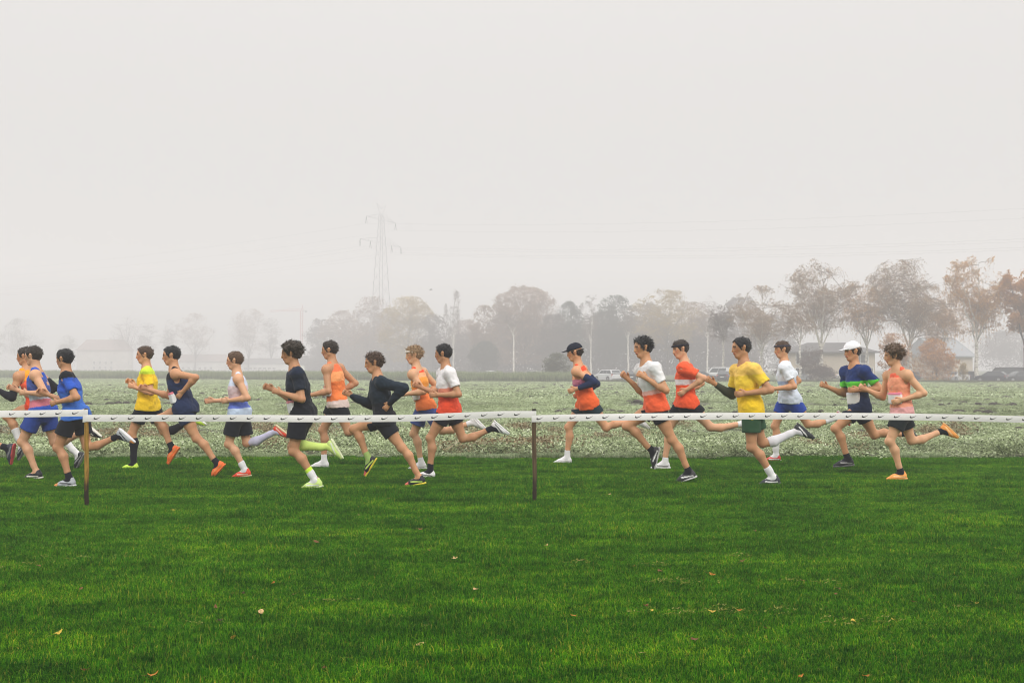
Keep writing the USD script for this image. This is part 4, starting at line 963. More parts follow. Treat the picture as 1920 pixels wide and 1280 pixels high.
house('house', 'house end with a pale grey pitched roof showing past the round rust bush', gp(1758, Yh), 24, 74 * s_, 9.5, (709 - 669) * s_, (709 - 634) * s_, wall_b, roof_p, False, [(-2, 1.5, 1.2, 1.3), (1.2, 1.5, 1.2, 1.3)], over=.6)
Yh = 545; s_ = Yh / FPX
house('house', 'faint long low house behind the faint dense tree', gp(372, Yh), 0, 120 * s_, 8, (699 - 682) * s_, (699 - 668) * s_, wall_w, roof_r, False, [(x, 1.4, 1.2, 1.2) for x in (-7, -4, -1, 2, 5, 8)])
house('house', 'faint long shed with a row of windows under the crane jib', gp(492, Yh - 10), 2, 118 * s_, 8, (699 - 686) * s_, (699 - 676) * s_, wall_w, roof_d, False, [(x, 1.3, 1.6, .9) for x in (-8, -5.5, -3, -.5, 2, 4.5, 7)])
house('house', 'faint wide low hall right of the crane mast', gp(636, Yh - 12), 0, 100 * s_, 9, (699 - 668) * s_, (699 - 656) * s_, wall_g, roof_d, False, [(x, 3.2, 1.6, 1.2) for x in (-5, -2, 1, 4)])

# ------------------------------------------------------------------ parked cars
tyre, rim, carglass, lampred, lampw, plate = plain('tyre', (.012, .012, .013), .8), plain('alloy_rim', (.42, .43, .45), .35, metallic=.6), plain('car_glass', (.035, .045, .05), .08, spec=.9), plain('tail_lamp', (.45, .03, .02), .25), plain('head_lamp', (.7, .72, .74), .15), plain('number_plate', (.72, .72, .68), .5)
KIND = {   # length, width, height, bonnet height, profile of the cabin (x share from the front, height share)
    'hatch': (3.9, 1.68, 1.45, .92, [(.24, 0), (.44, 1), (.86, .97), (.985, .15)]),
    'estate': (4.6, 1.76, 1.46, .93, [(.25, 0), (.43, 1), (.90, .96), (.985, .2)]),
    'suv': (4.4, 1.82, 1.66, 1.05, [(.24, 0), (.38, 1), (.90, .97), (.99, .2)]),
    'sedan': (4.5, 1.75, 1.42, .90, [(.25, 0), (.43, 1), (.68, .97), (.86, .12)]),
    'van': (4.9, 1.90, 2.0, 1.12, [(.13, 0), (.27, 1), (.97, .98), (.995, 0)])}
paints = {}
def paint(c):
    k = 'paint_%02d' % len(paints)
    if c not in paints: paints[c] = usdkit.material(stage, '/World/Looks/car_' + k, {'p': ('principled_bsdf', {'base_color': c, 'roughness': .35, 'coat_weight': .6, 'coat_roughness': .08})}, [], surface='p.BSDF')
    return paints[c]
def hull(p): return trimesh.Trimesh(np.asarray(p, float), process=False).convex_hull
def car(kind, color, loc, rot, label, group='cars parked along the far edge of the field'):
    Ln, W, Hh, hb, prof = KIND[kind]; pm = paint(color)
    o = thing('parked_van' if kind == 'van' else 'parked_car', label, 'van' if kind == 'van' else 'car', group, loc, rot)
    X = lambda t: Ln / 2 - t * Ln
    body = []
    for t, z0, z1, w in ((0, .38, hb * .62, .80), (.02, .24, hb * .78, .93), (.12, .20, hb * .93, 1), (.3, .20, hb, 1), (.75, .20, hb * 1.04, 1), (.96, .24, hb * 1.0, .95), (1, .40, hb * .85, .86)):
        body += [(X(t), sy * W / 2 * w, z) for sy in (-1, 1) for z in (z0, z1 - .1)] + [(X(t), sy * W / 2 * w * .93, z1) for sy in (-1, 1)]
    bm = m3.Manifold(m3.Mesh(np.asarray(hull(body).vertices, np.float32), np.asarray(hull(body).faces, np.uint32)))
    wx = (Ln * .30, -Ln * .29); r = .33 if kind not in ('van', 'suv') else .36
    for x in wx:
        cyl = trimesh.creation.cylinder(r + .05, W + .4, sections=24); cyl.apply_transform(trimesh.transformations.rotation_matrix(np.pi / 2, [1, 0, 0])); cyl.apply_translation([x, 0, r])
        inner = box((2, W - .5, 2), (x, 0, r)); cm = m3.Manifold(m3.Mesh(np.asarray(cyl.vertices, np.float32), np.asarray(cyl.faces, np.uint32))); im = m3.Manifold(m3.Mesh(np.asarray(inner.vertices, np.float32), np.asarray(inner.faces, np.uint32)))
        bm = bm - (cm - im)
    mb = bm.to_mesh(); obj('body', trimesh.Trimesh(mb.vert_properties[:, :3], mb.tri_verts, process=False), pm, o, 25)
    ch = Hh - hb + .03; cab = [(X(t), sy * W / 2 * (.93 - .16 * z), hb - .03 + ch * z * .965) for t, z in prof for sy in (-1, 1)]
    cab += [(X(.5 * (prof[1][0] + prof[2][0])), sy * W / 2 * .66, Hh) for sy in (-1, 1)]
    obj('cabin', hull(cab), pm, o, 20)
    P = lambda t, z, sy, out=.012: np.array([X(t), sy * (W / 2 * (.93 - .16 * z) + out), hb - .03 + ch * z * .965])
    (a0, _), (a1, _), (a2, _), (a3, zz) = prof
    def pane(q):
        q = np.array(q); n = unit(np.cross(q[1] - q[0], q[2] - q[0])); return hull(np.vstack([q + n * .006, q - n * .02]))
    for sy in (-1, 1):
        fr = lambda z: a0 + (a1 - a0) * z
        re = lambda z: a3 + (a2 - a3) * max(0, (z - zz) / (1 - zz))
        cuts = [.0, .47, 1.0] if kind in ('hatch', 'sedan') else [0, .33, .66, 1.0]
        lo, hi = .16, .86
        for c0_, c1_ in zip(cuts, cuts[1:]):
            if kind == 'van' and c0_ > .5: continue
            t = lambda c, z: fr(z) + .035 + (re(z) - fr(z) - .075) * c
            obj('side_window', pane([P(t(c0_, lo) + .008, lo, sy), P(t(c1_, lo) - .008, lo, sy), P(t(c1_, hi) - .008, hi, sy), P(t(c0_, hi) + .008, hi, sy)]), carglass, o)
        obj('mirror', box((.12, .20, .14), (X(a0 + .07), sy * (W / 2 + .06), hb + .06)), pm, o)
        obj('tail_lamp', box((.06, .18, .30), (X(.988), sy * W / 2 * .82, hb * .86)), lampred, o)
        obj('headlight', box((.10, .34, .14), (X(.022), sy * W / 2 * .74, hb * .70)), lampw, o)
        for x in wx:
            c = trimesh.creation.cylinder(r, .22, sections=20); c.apply_transform(trimesh.transformations.rotation_matrix(np.pi / 2, [1, 0, 0])); c.apply_translation([x, sy * (W / 2 - .12), r])
            wl = obj('wheel', c, tyre, o, 30)
            c = trimesh.creation.cylinder(r * .64, .03, sections=16); c.apply_transform(trimesh.transformations.rotation_matrix(np.pi / 2, [1, 0, 0])); c.apply_translation([x, sy * (W / 2 - .005), r]); obj('rim', c, rim, wl, 30)
    def pz(t0, z0, t1, z1, nm, off):
        obj(nm, hull([(X(t) + off, sy * W / 2 * (.80 - .14 * z), hb - .03 + ch * z * .965 + .012) for t, z in ((t0 + (t1 - t0) * .12, z0 + (z1 - z0) * .14), (t0 + (t1 - t0) * .88, z0 + (z1 - z0) * .86)) for sy in (-1, 1)] + [(X(t) + off * .2, sy * W / 2 * (.80 - .14 * z), hb - .05 + ch * z * .965) for t, z in ((t0 + (t1 - t0) * .12, z0 + (z1 - z0) * .14), (t0 + (t1 - t0) * .88, z0 + (z1 - z0) * .86)) for sy in (-1, 1)]), carglass, o)
    pz(a0, 0, a1, 1, 'windscreen', .012); pz(a3, zz, a2, 1, 'rear_window', -.012)
    obj('plate', box((.03, .52, .11), (X(1.003), 0, .62)), plate, o)
    return o
C = lambda kind, col, px, Y, rot, lab: car(kind, col, gp(px, Y), rot, lab)
C('van', (.022, .024, .032), 1886, 139, 186, 'dark van parked behind two other cars at the right edge')
C('hatch', (.016, .022, .040), 1858, 133.5, 140, 'dark blue hatchback with its rear to the field, beside the white birch trunk')
C('estate', (.05, .058, .068), 1910, 133.5, 186, 'dark grey estate car in front of the van')
C('sedan', (.60, .61, .62), 1792, 137, 215, 'white car half hidden by the round rust bush')
C('hatch', (.05, .06, .075), 1816, 139, 30, 'dark hatchback between the white car and the birch trunk')
C('suv', (.62, .63, .64), 1139, 139, 120, 'white car parked apart in front of the white birch trunk')
C('hatch', (.03, .032, .038), 1172, 141, 110, 'dark hatchback right of the lone white car')
C('estate', (.07, .075, .085), 1313, 141, 12, 'dark estate car behind the person in red-orange t-shirt')
C('van', (.62, .63, .64), 1350, 150, 160, 'white van behind the row of dark cars')
C('hatch', (.04, .045, .055), 1362, 139, 60, 'dark hatchback in front of the white van')
C('sedan', (.24, .26, .29), 1494, 146, 20, 'silver-grey car partly behind the half-bare bush')
C('hatch', (.04, .06, .11), 1700, 141, 150, 'dark blue car behind the curly-haired runner')
C('sedan', (.58, .60, .61), 921, 170, 8, 'faint white car at the foot of the misty wood')
C('hatch', (.3, .3, .31), 995, 168, 150, 'faint grey car under the big oak')
C('sedan', (.5, .5, .5), 1598, 146, 8, 'pale car behind the person in the white cap')
b = thing('sign_board', 'small white board on posts standing in the far grass below the crane', 'sign', None, gp(558, 182))
obj('board', box((2.6, .06, 1.1), (0, 0, 1.75)), trim_w, b)
for x in (-1.0, 1.0): obj('post', box((.08, .08, 1.3), (x, .08, .6)), steel, b)
# a bird over the wood
bp = at(808, 543, 150)
bd = thing('bird', 'small dark bird flying above the misty wood', 'bird', None, bp)
bk = Blob(.02); bk.cone((-.16, 0, 0), (.12, 0, .0), .05, .03, k=.03).cone((-.16, 0, .01), (-.24, 0, .02), .035, .012, k=.02).cone((.1, 0, 0), (.26, 0, -.01), .03, .02, k=.02)
for s in (-1, 1): bk.cone((-.04, 0, .02), (.02, s * .25, .10), .035, .03, k=.02).cone((.02, s * .25, .10), (.14, s * .46, .04), .03, .015, k=.02)
obj('body', bk.mesh(), plain('bird_feathers', (.04, .04, .045), .8), bd, True)

# ------------------------------------------------------------------ the runners
WHITE, BLACK, NAVY, ROYAL = (.76, .76, .77), (.010, .012, .018), (.014, .026, .075), (.03, .10, .50)
ORANGE, RED, YELLOW, PALE = (.86, .22, .06), (.80, .075, .025), (.88, .58, .02), (.80, .50, .36)
NEON, GREY, BLUEW = (.62, .88, .08), (.40, .43, .46), (.55, .66, .85)
DARK, BROWN, BLOND, BLK = (.022, .014, .009), (.060, .032, .018), (.26, .17, .09), (.008, .008, .010)
RUN = [
 dict(seed=1, foot=(138, 884), top=652, near=False, Y=14.6, px=dict(hip=(78, 778), neck=(47, 694), head=(42, 668), kneeS=(105, 832), ankS=(150, 874), toeS=(140, 892), kneeT=(30, 796), ankT=(58, 850)),
      hair=DARK, shirt=('singlet', [(-9, RED), (.45, (.82, .12, .05)), (.72, (.90, .34, .03))]), shorts=(BLACK, .5), sock=(WHITE, .55), shoe=(BLACK, (.2, .2, .2), (.3, .3, .3)), sleeves=BLACK,
      label='person in orange-red singlet and black arm sleeves behind two people in blue', style='short'),
 dict(seed=2, foot=(70, 898), top=650, near=True, px=dict(hip=(80, 778), neck=(67, 699), head=(60, 672), kneeS=(56, 828), ankS=(80, 876), heelS=(86, 893), toeS=(52, 898), kneeT=(94, 838), ankT=(150, 818), shoN=(85, 712), elbN=(112, 748), wriN=(62, 746)),
      hair=DARK, shirt=('singlet', [(-9, ROYAL), (.1, (.65, .20, .25)), (.28, (.55, .60, .70)), (.45, (.06, .10, .35)), (.8, ROYAL)]), shorts=((.025, .06, .28), .62), sock=None, shoe=(BLACK, (.72, .70, .62), (.72, .70, .62)),
      label='person in blue singlet with pale panel, blue shorts, white-striped black shoes', style='short', bib=None),
 dict(seed=3, foot=(132, 910), top=655, near=True, px=dict(hip=(140, 784), neck=(120, 702), head=(116, 676), kneeS=(118, 840), ankS=(138, 890), heelS=(153, 908), toeS=(108, 911), kneeT=(152, 842), ankT=(225, 818), shoN=(132, 716), elbN=(158, 752), wriN=(112, 762)),
      hair=BLK, shirt=('tee', [(-9, (.05, .17, .62)), (.55, ROYAL), (.88, BLACK)]), shorts=(BLACK, .62), sock=(BLACK, .24), sock2=(BLACK, .24), shoe=(GREY, (.72, .72, .74), (.05, .05, .06)), toecap=(.75, .28, .08),
      label='person in royal blue t-shirt and silver shoes beside the yellowish tape post', style='short'),
 dict(seed=4, foot=(250, 881), top=650, near=True, Y=14.7, px=dict(hip=(276, 776), neck=(273, 697), head=(268, 672), kneeS=(256, 824), ankS=(259, 866), heelS=(268, 880), toeS=(230, 881), kneeT=(300, 828), ankT=(352, 806), shoN=(285, 710), elbN=(300, 752), wriN=(246, 736), shoF=(262, 710), elbF=(268, 752), wriF=(226, 728)),
      hair=BROWN, shirt=('tee', [(-9, YELLOW), (.86, (.62, .80, .05))]), shorts=(BLACK, .6), sock=(BLACK, .86), shoe=(NEON, (.72, .74, .66), (.5, .75, .05)),
      label='person in bright yellow t-shirt with knee-high black socks and neon shoes', style='short'),
 dict(seed=5, foot=(408, 886), top=650, near=True, Y=13.6, air=.0, px=dict(hip=(346, 770), neck=(325, 698), head=(318, 672), kneeS=(374, 822), ankS=(412, 868), heelS=(422, 872), toeS=(406, 890), kneeT=(286, 792), ankT=(312, 846), shoN=(335, 710), elbN=(374, 716), wriN=(350, 740), shoF=(325, 712), elbF=(312, 742), wriF=(262, 724)),
      hair=BLK, shirt=('singlet', [(-9, NAVY), (.8, BLACK)]), shorts=(NAVY, .5), sock=(BLACK, .2), shoe=((.85, .16, .03), (.85, .20, .04), (.7, .3, .1)), bib=(.75, .2, .25),
      label='person in dark navy singlet pushing off on a straight leg in orange shoes', style='short'),
 dict(seed=6, foot=(458, 894), top=660, near=True, px=dict(hip=(440, 778), neck=(436, 704), head=(431, 682), kneeS=(428, 832), ankS=(458, 878), heelS=(472, 893), toeS=(438, 898), kneeT=(448, 832), ankT=(512, 808), shoN=(446, 716), elbN=(468, 754), wriN=(418, 760), shoF=(430, 716), elbF=(424, 750), wriF=(366, 752)),
      hair=(.10, .055, .03), shirt=('singlet', [(-9, BLUEW), (.12, (.12, .18, .60)), (.42, (.70, .55, .58)), (.72, (.62, .70, .86))]), shorts=(BLACK, .74), sock=(WHITE, .32), sock2=((.55, .54, .70), .92), shoe=((.78, .07, .03), (.6, .5, .3), (.8, .5, .4)),
      label='person in pale blue and white singlet with white socks and bright red shoes', style='short'),
 dict(seed=7, foot=(588, 916), top=644, near=True, px=dict(hip=(560, 784), neck=(545, 700), head=(536, 672), kneeS=(552, 838), ankS=(594, 892), heelS=(608, 912), toeS=(565, 920), kneeT=(536, 846), ankT=(606, 846), shoN=(556, 714), elbN=(566, 756), wriN=(524, 744), shoF=(540, 712), elbF=(538, 750), wriF=(500, 730)),
      hair=(.028, .018, .010), style='curly', shirt=('tee', [(-9, BLACK), (.5, (.012, .018, .03)), (.9, (.014, .022, .045))]), shorts=(BLACK, .66), sock=(WHITE, .40, NEON), sock2=((.66, .84, .22), .8), shoe=((.62, .80, .25), (.72, .78, .50), (.75, .78, .70)), bib=(.78, .3, .35),
      label='person with thick curly dark hair in black t-shirt and shorts with neon yellow socks', bibz=.10),
 dict(seed=8, foot=(598, 878), top=640, near=False, px=dict(hip=(628, 776), neck=(617, 690), head=(610, 664), kneeS=(602, 826), ankS=(604, 864), heelS=(612, 878), toeS=(588, 879), kneeT=(648, 828), ankT=(700, 800), shoN=(628, 704), elbN=(634, 744), wriN=(598, 752)),
      hair=DARK, shirt=('singlet', [(-9, (.76, .62, .58)), (.05, ORANGE), (.55, (.88, .36, .14)), (.8, (.84, .18, .07))]), shorts=(BLACK, .5), sock=(WHITE, .26), shoe=(WHITE, WHITE, (.6, .6, .62)), bib=(.8, .3, .25), skin=(.50, .26, .14),
      label='person in orange singlet with number bib and white shoes, far side of the group', style='short'),
 dict(seed=9, foot=(780, 909), top=663, near=True, px=dict(hip=(718, 784), neck=(707, 710), head=(698, 687), kneeS=(760, 842), ankS=(790, 892), heelS=(800, 907), toeS=(760, 914), kneeT=(650, 806), ankT=(678, 862), shoN=(722, 718), elbN=(758, 726), wriN=(732, 754), shoF=(704, 718), elbF=(694, 754), wriF=(664, 738)),
      hair=BROWN, shirt=('long', [(-9, BLACK), (.4, (.012, .022, .035))]), shorts=(BLACK, .55), sock=None, sock2=((.35, .5, .15), .25), shoe=(BLACK, (.80, .66, .05), (.55, .75, .15)), toecap=(.75, .16, .12),
      label='bent-forward person in black long-sleeved shirt with black, yellow and pink shoes', style='fuller'),
 dict(seed=10, foot=(782, 889), top=650, near=False, Y=14.5, px=dict(hip=(790, 776), neck=(772, 699), head=(765, 674), kneeS=(770, 830), ankS=(782, 874), heelS=(794, 888), toeS=(764, 891), kneeT=(822, 824), ankT=(892, 806), shoN=(778, 714), elbN=(802, 748), wriN=(742, 756)),
      hair=BLOND, band=(.80, .74, .66), shirt=('singlet', [(-9, ORANGE), (.3, (.86, .34, .06)), (.75, (.85, .40, .20)), (.88, RED)]), shorts=((.06, .09, .28), .7), sock=(WHITE, .2), shoe=(WHITE, WHITE, (.5, .5, .5)), bib=(.8, .3, .2), skin=(.62, .35, .20),
      label='blond person in orange singlet with pale headband and dark blue shorts', style='fuller'),
 dict(seed=11, foot=(800, 888), top=646, near=True, Y=13.7, px=dict(hip=(838, 780), neck=(832, 694), head=(826, 668), kneeS=(806, 836), ankS=(806, 876), heelS=(815, 890), toeS=(778, 890), kneeT=(858, 830), ankT=(930, 806), shoN=(840, 712), elbN=(856, 750), wriN=(800, 752)),
      hair=BLK, shirt=('tee', [(-9, RED), (.35, (.80, .30, .20)), (.52, (.78, .76, .77))]), shorts=(BLACK, .5), sock=(BLACK, .30), shoe=(WHITE, (.7, .7, .7), (.12, .12, .12)),
      label='person in t-shirt white above and red below, with black socks and white shoes', style='short'),
 dict(seed=12, foot=(1056, 864), top=643, near=False, Y=15.4, px=dict(hip=(1100, 764), neck=(1082, 690), head=(1074, 666), kneeS=(1068, 812), ankS=(1066, 850), heelS=(1072, 864), toeS=(1040, 866), kneeT=(1128, 806), ankT=(1196, 792), shoN=(1092, 704), elbN=(1122, 722), wriN=(1078, 738)),
      hair=DARK, cap=(.012, .016, .03), shirt=('singlet', [(-9, (.84, .13, .03)), (.42, (.30, .10, .22)), (.55, (.60, .20, .30)), (.68, (.86, .40, .22)), (.86, RED)]), shorts=((.01, .03, .04), .5), sock=(WHITE, .30), shoe=(WHITE, WHITE, (.6, .6, .6)), sleeves=NAVY,
      label='person in dark peaked cap, orange singlet with purple band and dark arm sleeves', hem=-.11),
 dict(seed=13, foot=(1280, 903), top=628, near=True, px=dict(hip=(1230, 766), neck=(1210, 680), head=(1203, 654), kneeS=(1258, 824), ankS=(1290, 884), heelS=(1300, 898), toeS=(1270, 908), kneeT=(1172, 806), ankT=(1222, 856), shoN=(1222, 700), elbN=(1240, 738), wriN=(1184, 702), shoF=(1206, 700), elbF=(1212, 740), wriF=(1164, 696)),
      hair=BLK, shirt=('tee', [(-9, WHITE), (-.2, (.84, .12, .04)), (.30, (.80, .42, .36)), (.40, WHITE)]), shorts=(BLACK, .45), sock=(BLACK, .14), shoe=((.04, .04, .045), (.6, .6, .6), WHITE), hem=-.06,
      label='tall black-haired person in white t-shirt with orange-red lower part, arms swinging forward', style='fuller'),
 dict(seed=14, foot=(1240, 881), top=633, near=False, px=dict(hip=(1286, 768), neck=(1285, 682), head=(1274, 657), kneeS=(1256, 822), ankS=(1252, 866), heelS=(1260, 880), toeS=(1220, 884), kneeT=(1320, 806), ankT=(1392, 800), shoN=(1302, 700), elbN=(1330, 714), wriN=(1290, 742)),
      hair=DARK, band=(.02, .02, .03), shirt=('tee', [(-9, (.84, .10, .03)), (.46, (.78, .70, .72)), (.60, (.84, .11, .04))]), shorts=(BLACK, .5), sock=(WHITE, .16), shoe=(WHITE, WHITE, (.1, .1, .1)),
      label='person in red-orange t-shirt with a white chest band and dark headband', style='short'),
 dict(seed=15, foot=(1436, 909), top=632, near=True, px=dict(hip=(1404, 770), neck=(1392, 684), head=(1386, 657), kneeS=(1404, 836), ankS=(1442, 888), heelS=(1456, 908), toeS=(1416, 914), kneeT=(1428, 838), ankT=(1520, 808), shoN=(1406, 700), elbN=(1432, 736), wriN=(1388, 742), shoF=(1390, 700), elbF=(1384, 744), wriF=(1336, 714)),
      hair=BLK, shirt=('tee', [(-9, YELLOW), (.48, (.87, .60, .05)), (.78, (.86, .56, .12))]), shorts=((.025, .075, .035), .62), sock=(WHITE, .34), sock2=((.70, .69, .74), .85), shoe=((.03, .035, .045), (.08, .08, .09), WHITE), sleeves=(.06, .07, .05), sleeve_sides=(1,), hem=-.12,
      label='person in yellow t-shirt and dark green shorts with white socks and black shoes', style='short'),
 dict(seed=16, foot=(1450, 866), top=640, near=False, Y=15.6, px=dict(hip=(1472, 762), neck=(1463, 686), head=(1458, 662), kneeS=(1452, 812), ankS=(1453, 850), heelS=(1460, 864), toeS=(1438, 867), kneeT=(1500, 808), ankT=(1556, 796), shoN=(1476, 700), elbN=(1490, 732), wriN=(1440, 738)),
      hair=BROWN, band=(.05, .05, .07), shirt=('tee', [(-9, (.60, .66, .76)), (.30, (.66, .73, .84)), (.42, (.40, .52, .76)), (.52, (.72, .76, .82))]), shorts=((.02, .06, .34), .55), sock=(WHITE, .42), shoe=((.62, .05, .04), (.6, .5, .5), (.7, .7, .7)),
      label='person in white and light blue t-shirt with royal blue shorts and red shoes', style='short'),
 dict(seed=17, foot=(1576, 872), top=638, near=True, Y=14.2, air=.10, px=dict(hip=(1612, 756), neck=(1604, 686), head=(1600, 662), kneeS=(1566, 794), ankS=(1590, 852), heelS=(1600, 868), toeS=(1556, 872), kneeT=(1640, 806), ankT=(1706, 804), shoN=(1616, 702), elbN=(1640, 732), wriN=(1590, 734), shoF=(1600, 702), elbF=(1600, 738), wriF=(1560, 722)),
      hair=DARK, cap=(.78, .79, .82), shirt=('tee', [(-9, NAVY), (.52, (.12, .62, .05)), (.66, (.016, .04, .16))]), shorts=((.01, .016, .03), .52), sock=(BLACK, .2), shoe=(BLACK, (.12, .12, .13), (.3, .3, .3)), bib=(.7, .7, .75), bibz=.12,
      label='person in white cap and navy t-shirt with bright green chest stripe, mid-air'),
 dict(seed=18, foot=(1674, 898), top=650, near=True, px=dict(hip=(1692, 780), neck=(1684, 702), head=(1675, 676), kneeS=(1666, 836), ankS=(1682, 880), heelS=(1692, 898), toeS=(1652, 902), kneeT=(1714, 838), ankT=(1788, 816), shoN=(1698, 716), elbN=(1722, 748), wriN=(1680, 762)),
      hair=(.085, .05, .026), style='curly', shirt=('singlet', [(-9, (.80, .40, .40)), (.10, (.84, .34, .22)), (.40, (.86, .34, .20)), (.85, (.84, .15, .08))]), shorts=((.008, .014, .016), .6), sock=(BLACK, .15), shoe=((.90, .36, .08), (.90, .45, .15), (.92, .6, .3)), bib=(.78, .25, .35), skin=(.66, .37, .21),
      label='curly brown-haired person in salmon-orange singlet with black socks and orange shoes'),
 dict(seed=19, foot=(-88, 900), top=650, near=False, Y=13.4, px=dict(hip=(-72, 778), neck=(-92, 699), head=(-100, 672), kneeS=(-100, 828), ankS=(-80, 876), heelS=(-74, 893), toeS=(-108, 898), kneeT=(-42, 830), ankT=(22, 846), toeT=(18, 872)),
      hair=DARK, shirt=('singlet', [(-9, (.3, .32, .35))]), shorts=(BLACK, .6), sock=(BLACK, .2), shoe=((.03, .03, .05), (.45, .06, .06), (.2, .2, .2)),
      label='running person of whom only a dark trailing shoe with red sole shows', style='short'),
]
for r in RUN:
    P, H_ = runner(r)

# ------------------------------------------------------------------ posts and course tape
def wood(name, c0, c1, dirt):
    return usdkit.material(stage, '/World/Looks/' + name, {
        'tc': ('texture_coordinate', {}), 'mp': ('mapping', {'scale': (60, 60, 5)}), 'n': ('noise_texture', {'scale': 1.0, 'detail': 6, 'roughness': .65}),
        'r': ('rgb_ramp', {'ramp': [(.3, c0), (.62, c1)]}), 'm2': ('mapping', {'scale': (9, 9, 4)}), 'n2': ('noise_texture', {'scale': 1.0, 'detail': 4}), 'sp': ('separate_xyz', {}), 'mr': ('map_range', {'from_min': .50, 'from_max': .02, 'to_min': -.25, 'to_max': .55}),
        'ad': ('math', {'math_type': 'add'}), 'r2': ('rgb_ramp', {'ramp': [(.50, (0, 0, 0)), (.72, (1, 1, 1))]}), 'mx': ('mix', {'color2': dirt}), 'b': ('bump', {'strength': .6, 'distance': .004}), 'p': ('principled_bsdf', {'roughness': .8, 'specular_ior_level': .25})},
        [('tc.object', 'mp.vector'), ('mp.vector', 'n.vector'), ('n.fac', 'r.fac'), ('tc.object', 'm2.vector'), ('m2.vector', 'n2.vector'), ('tc.object', 'sp.vector'), ('sp.z', 'mr.value'), ('mr.result', 'ad.value1'), ('n2.fac', 'ad.value2'), ('ad.value', 'r2.fac'),
         ('r2.color', 'mx.fac'), ('r.color', 'mx.color1'), ('mx.color', 'p.base_color'), ('n.fac', 'b.height'), ('b.normal', 'p.normal')], surface='p.BSDF')
wood1 = wood('yellow_wood', (.13, .065, .012), (.40, .235, .045), (.028, .018, .010))
wood2 = wood('grey_brown_wood', (.045, .028, .016), (.13, .085, .045), (.030, .020, .012))
dark_end = plain('weathered_end', (.035, .027, .02), .9, noise=(60, .4))
def post(px, py, top, mat, label, lean):
    b = on_lawn(px, py); Y = b[1]; H = at(px, top, Y)[2]; r = .0235
    o = thing('wooden_post', label, 'post', 'posts carrying the course tape', b)
    k = 26
    P = np.stack([np.linspace(lean, 0, k) * -1, np.zeros(k), np.linspace(-.05, H - .07, k)], -1); P[:, :2] += (meshkit.fbm(np.stack([P[:, 2] * 3, P[:, 2] * 0, P[:, 2] * 0 + px], -1), 3)[:, None] - .5) * .012; P[:, 0] += lean
    R = r * (1 + .16 * (meshkit.fbm(np.stack([P[:, 2] * 9, P[:, 2] * 0, P[:, 2] * 0], -1), 3, int(px)) - .5)); R[:3] *= [.5, .8, .95]
    sh = tubes([P], [R], 12)
    obj('shaft', sh, mat, o, True)
    e = np.array([P[-1], P[-1] + [0, 0, .066], P[-1] + [0, 0, .07]]); tt = tubes([e], [[R[-1] * 1.03, R[-1] * 1.0, .001]], 12)
    obj('top_end', tt, dark_end, o, 40)
    return b, Y, H, P
b1, Y1, H1, P1 = post(162, 948, 765, wood1, 'yellowish wooden stake with a dark muddy foot carrying the tape, left one', -.012)
b2, Y2, H2, P2 = post(1003, 943, 766, wood2, 'dark grey-brown wooden stake carrying the tape, near the middle', -.012)
tape_mat = usdkit.material(stage, '/World/Looks/white_tape', {'p': ('principled_bsdf', {'base_color': (.90, .89, .88), 'roughness': .35, 'specular_ior_level': .5}), 't': ('translucent_bsdf', {'color': (.9, .89, .88)}), 'm': ('mix_closure', {'fac': .3})}, [('p.BSDF', 'm.closure1'), ('t.BSDF', 'm.closure2')], surface='m.closure')
mark_mat = plain('black_print', (.012, .012, .013), .45)
def bez(p0, p1, p2, p3, n=9):
    t = np.linspace(0, 1, n)[:, None]; p0, p1, p2, p3 = map(np.array, (p0, p1, p2, p3))
    return (1 - t) ** 3 * p0 + 3 * t * (1 - t) ** 2 * p1 + 3 * t * t * (1 - t) * p2 + t ** 3 * p3
sw = np.vstack([bez((.15, .78), (.02, .60), (-.04, .36), (.03, .16)), bez((.03, .16), (.08, -.04), (.22, -.04), (.38, .08))[1:], bez((.38, .08), (.60, .26), (.80, .58), (1.0, .98))[1:],
                bez((1.0, .98), (.78, .66), (.55, .46), (.38, .38))[1:], bez((.38, .38), (.20, .30), (.10, .38), (.15, .78))[1:-1]])
sw_poly = Polygon(sw).buffer(0)
if sw_poly.geom_type != 'Polygon': sw_poly = max(sw_poly.geoms, key=lambda g: g.area)
swv, swf = trimesh.creation.triangulate_polygon(sw_poly, engine='earcut')
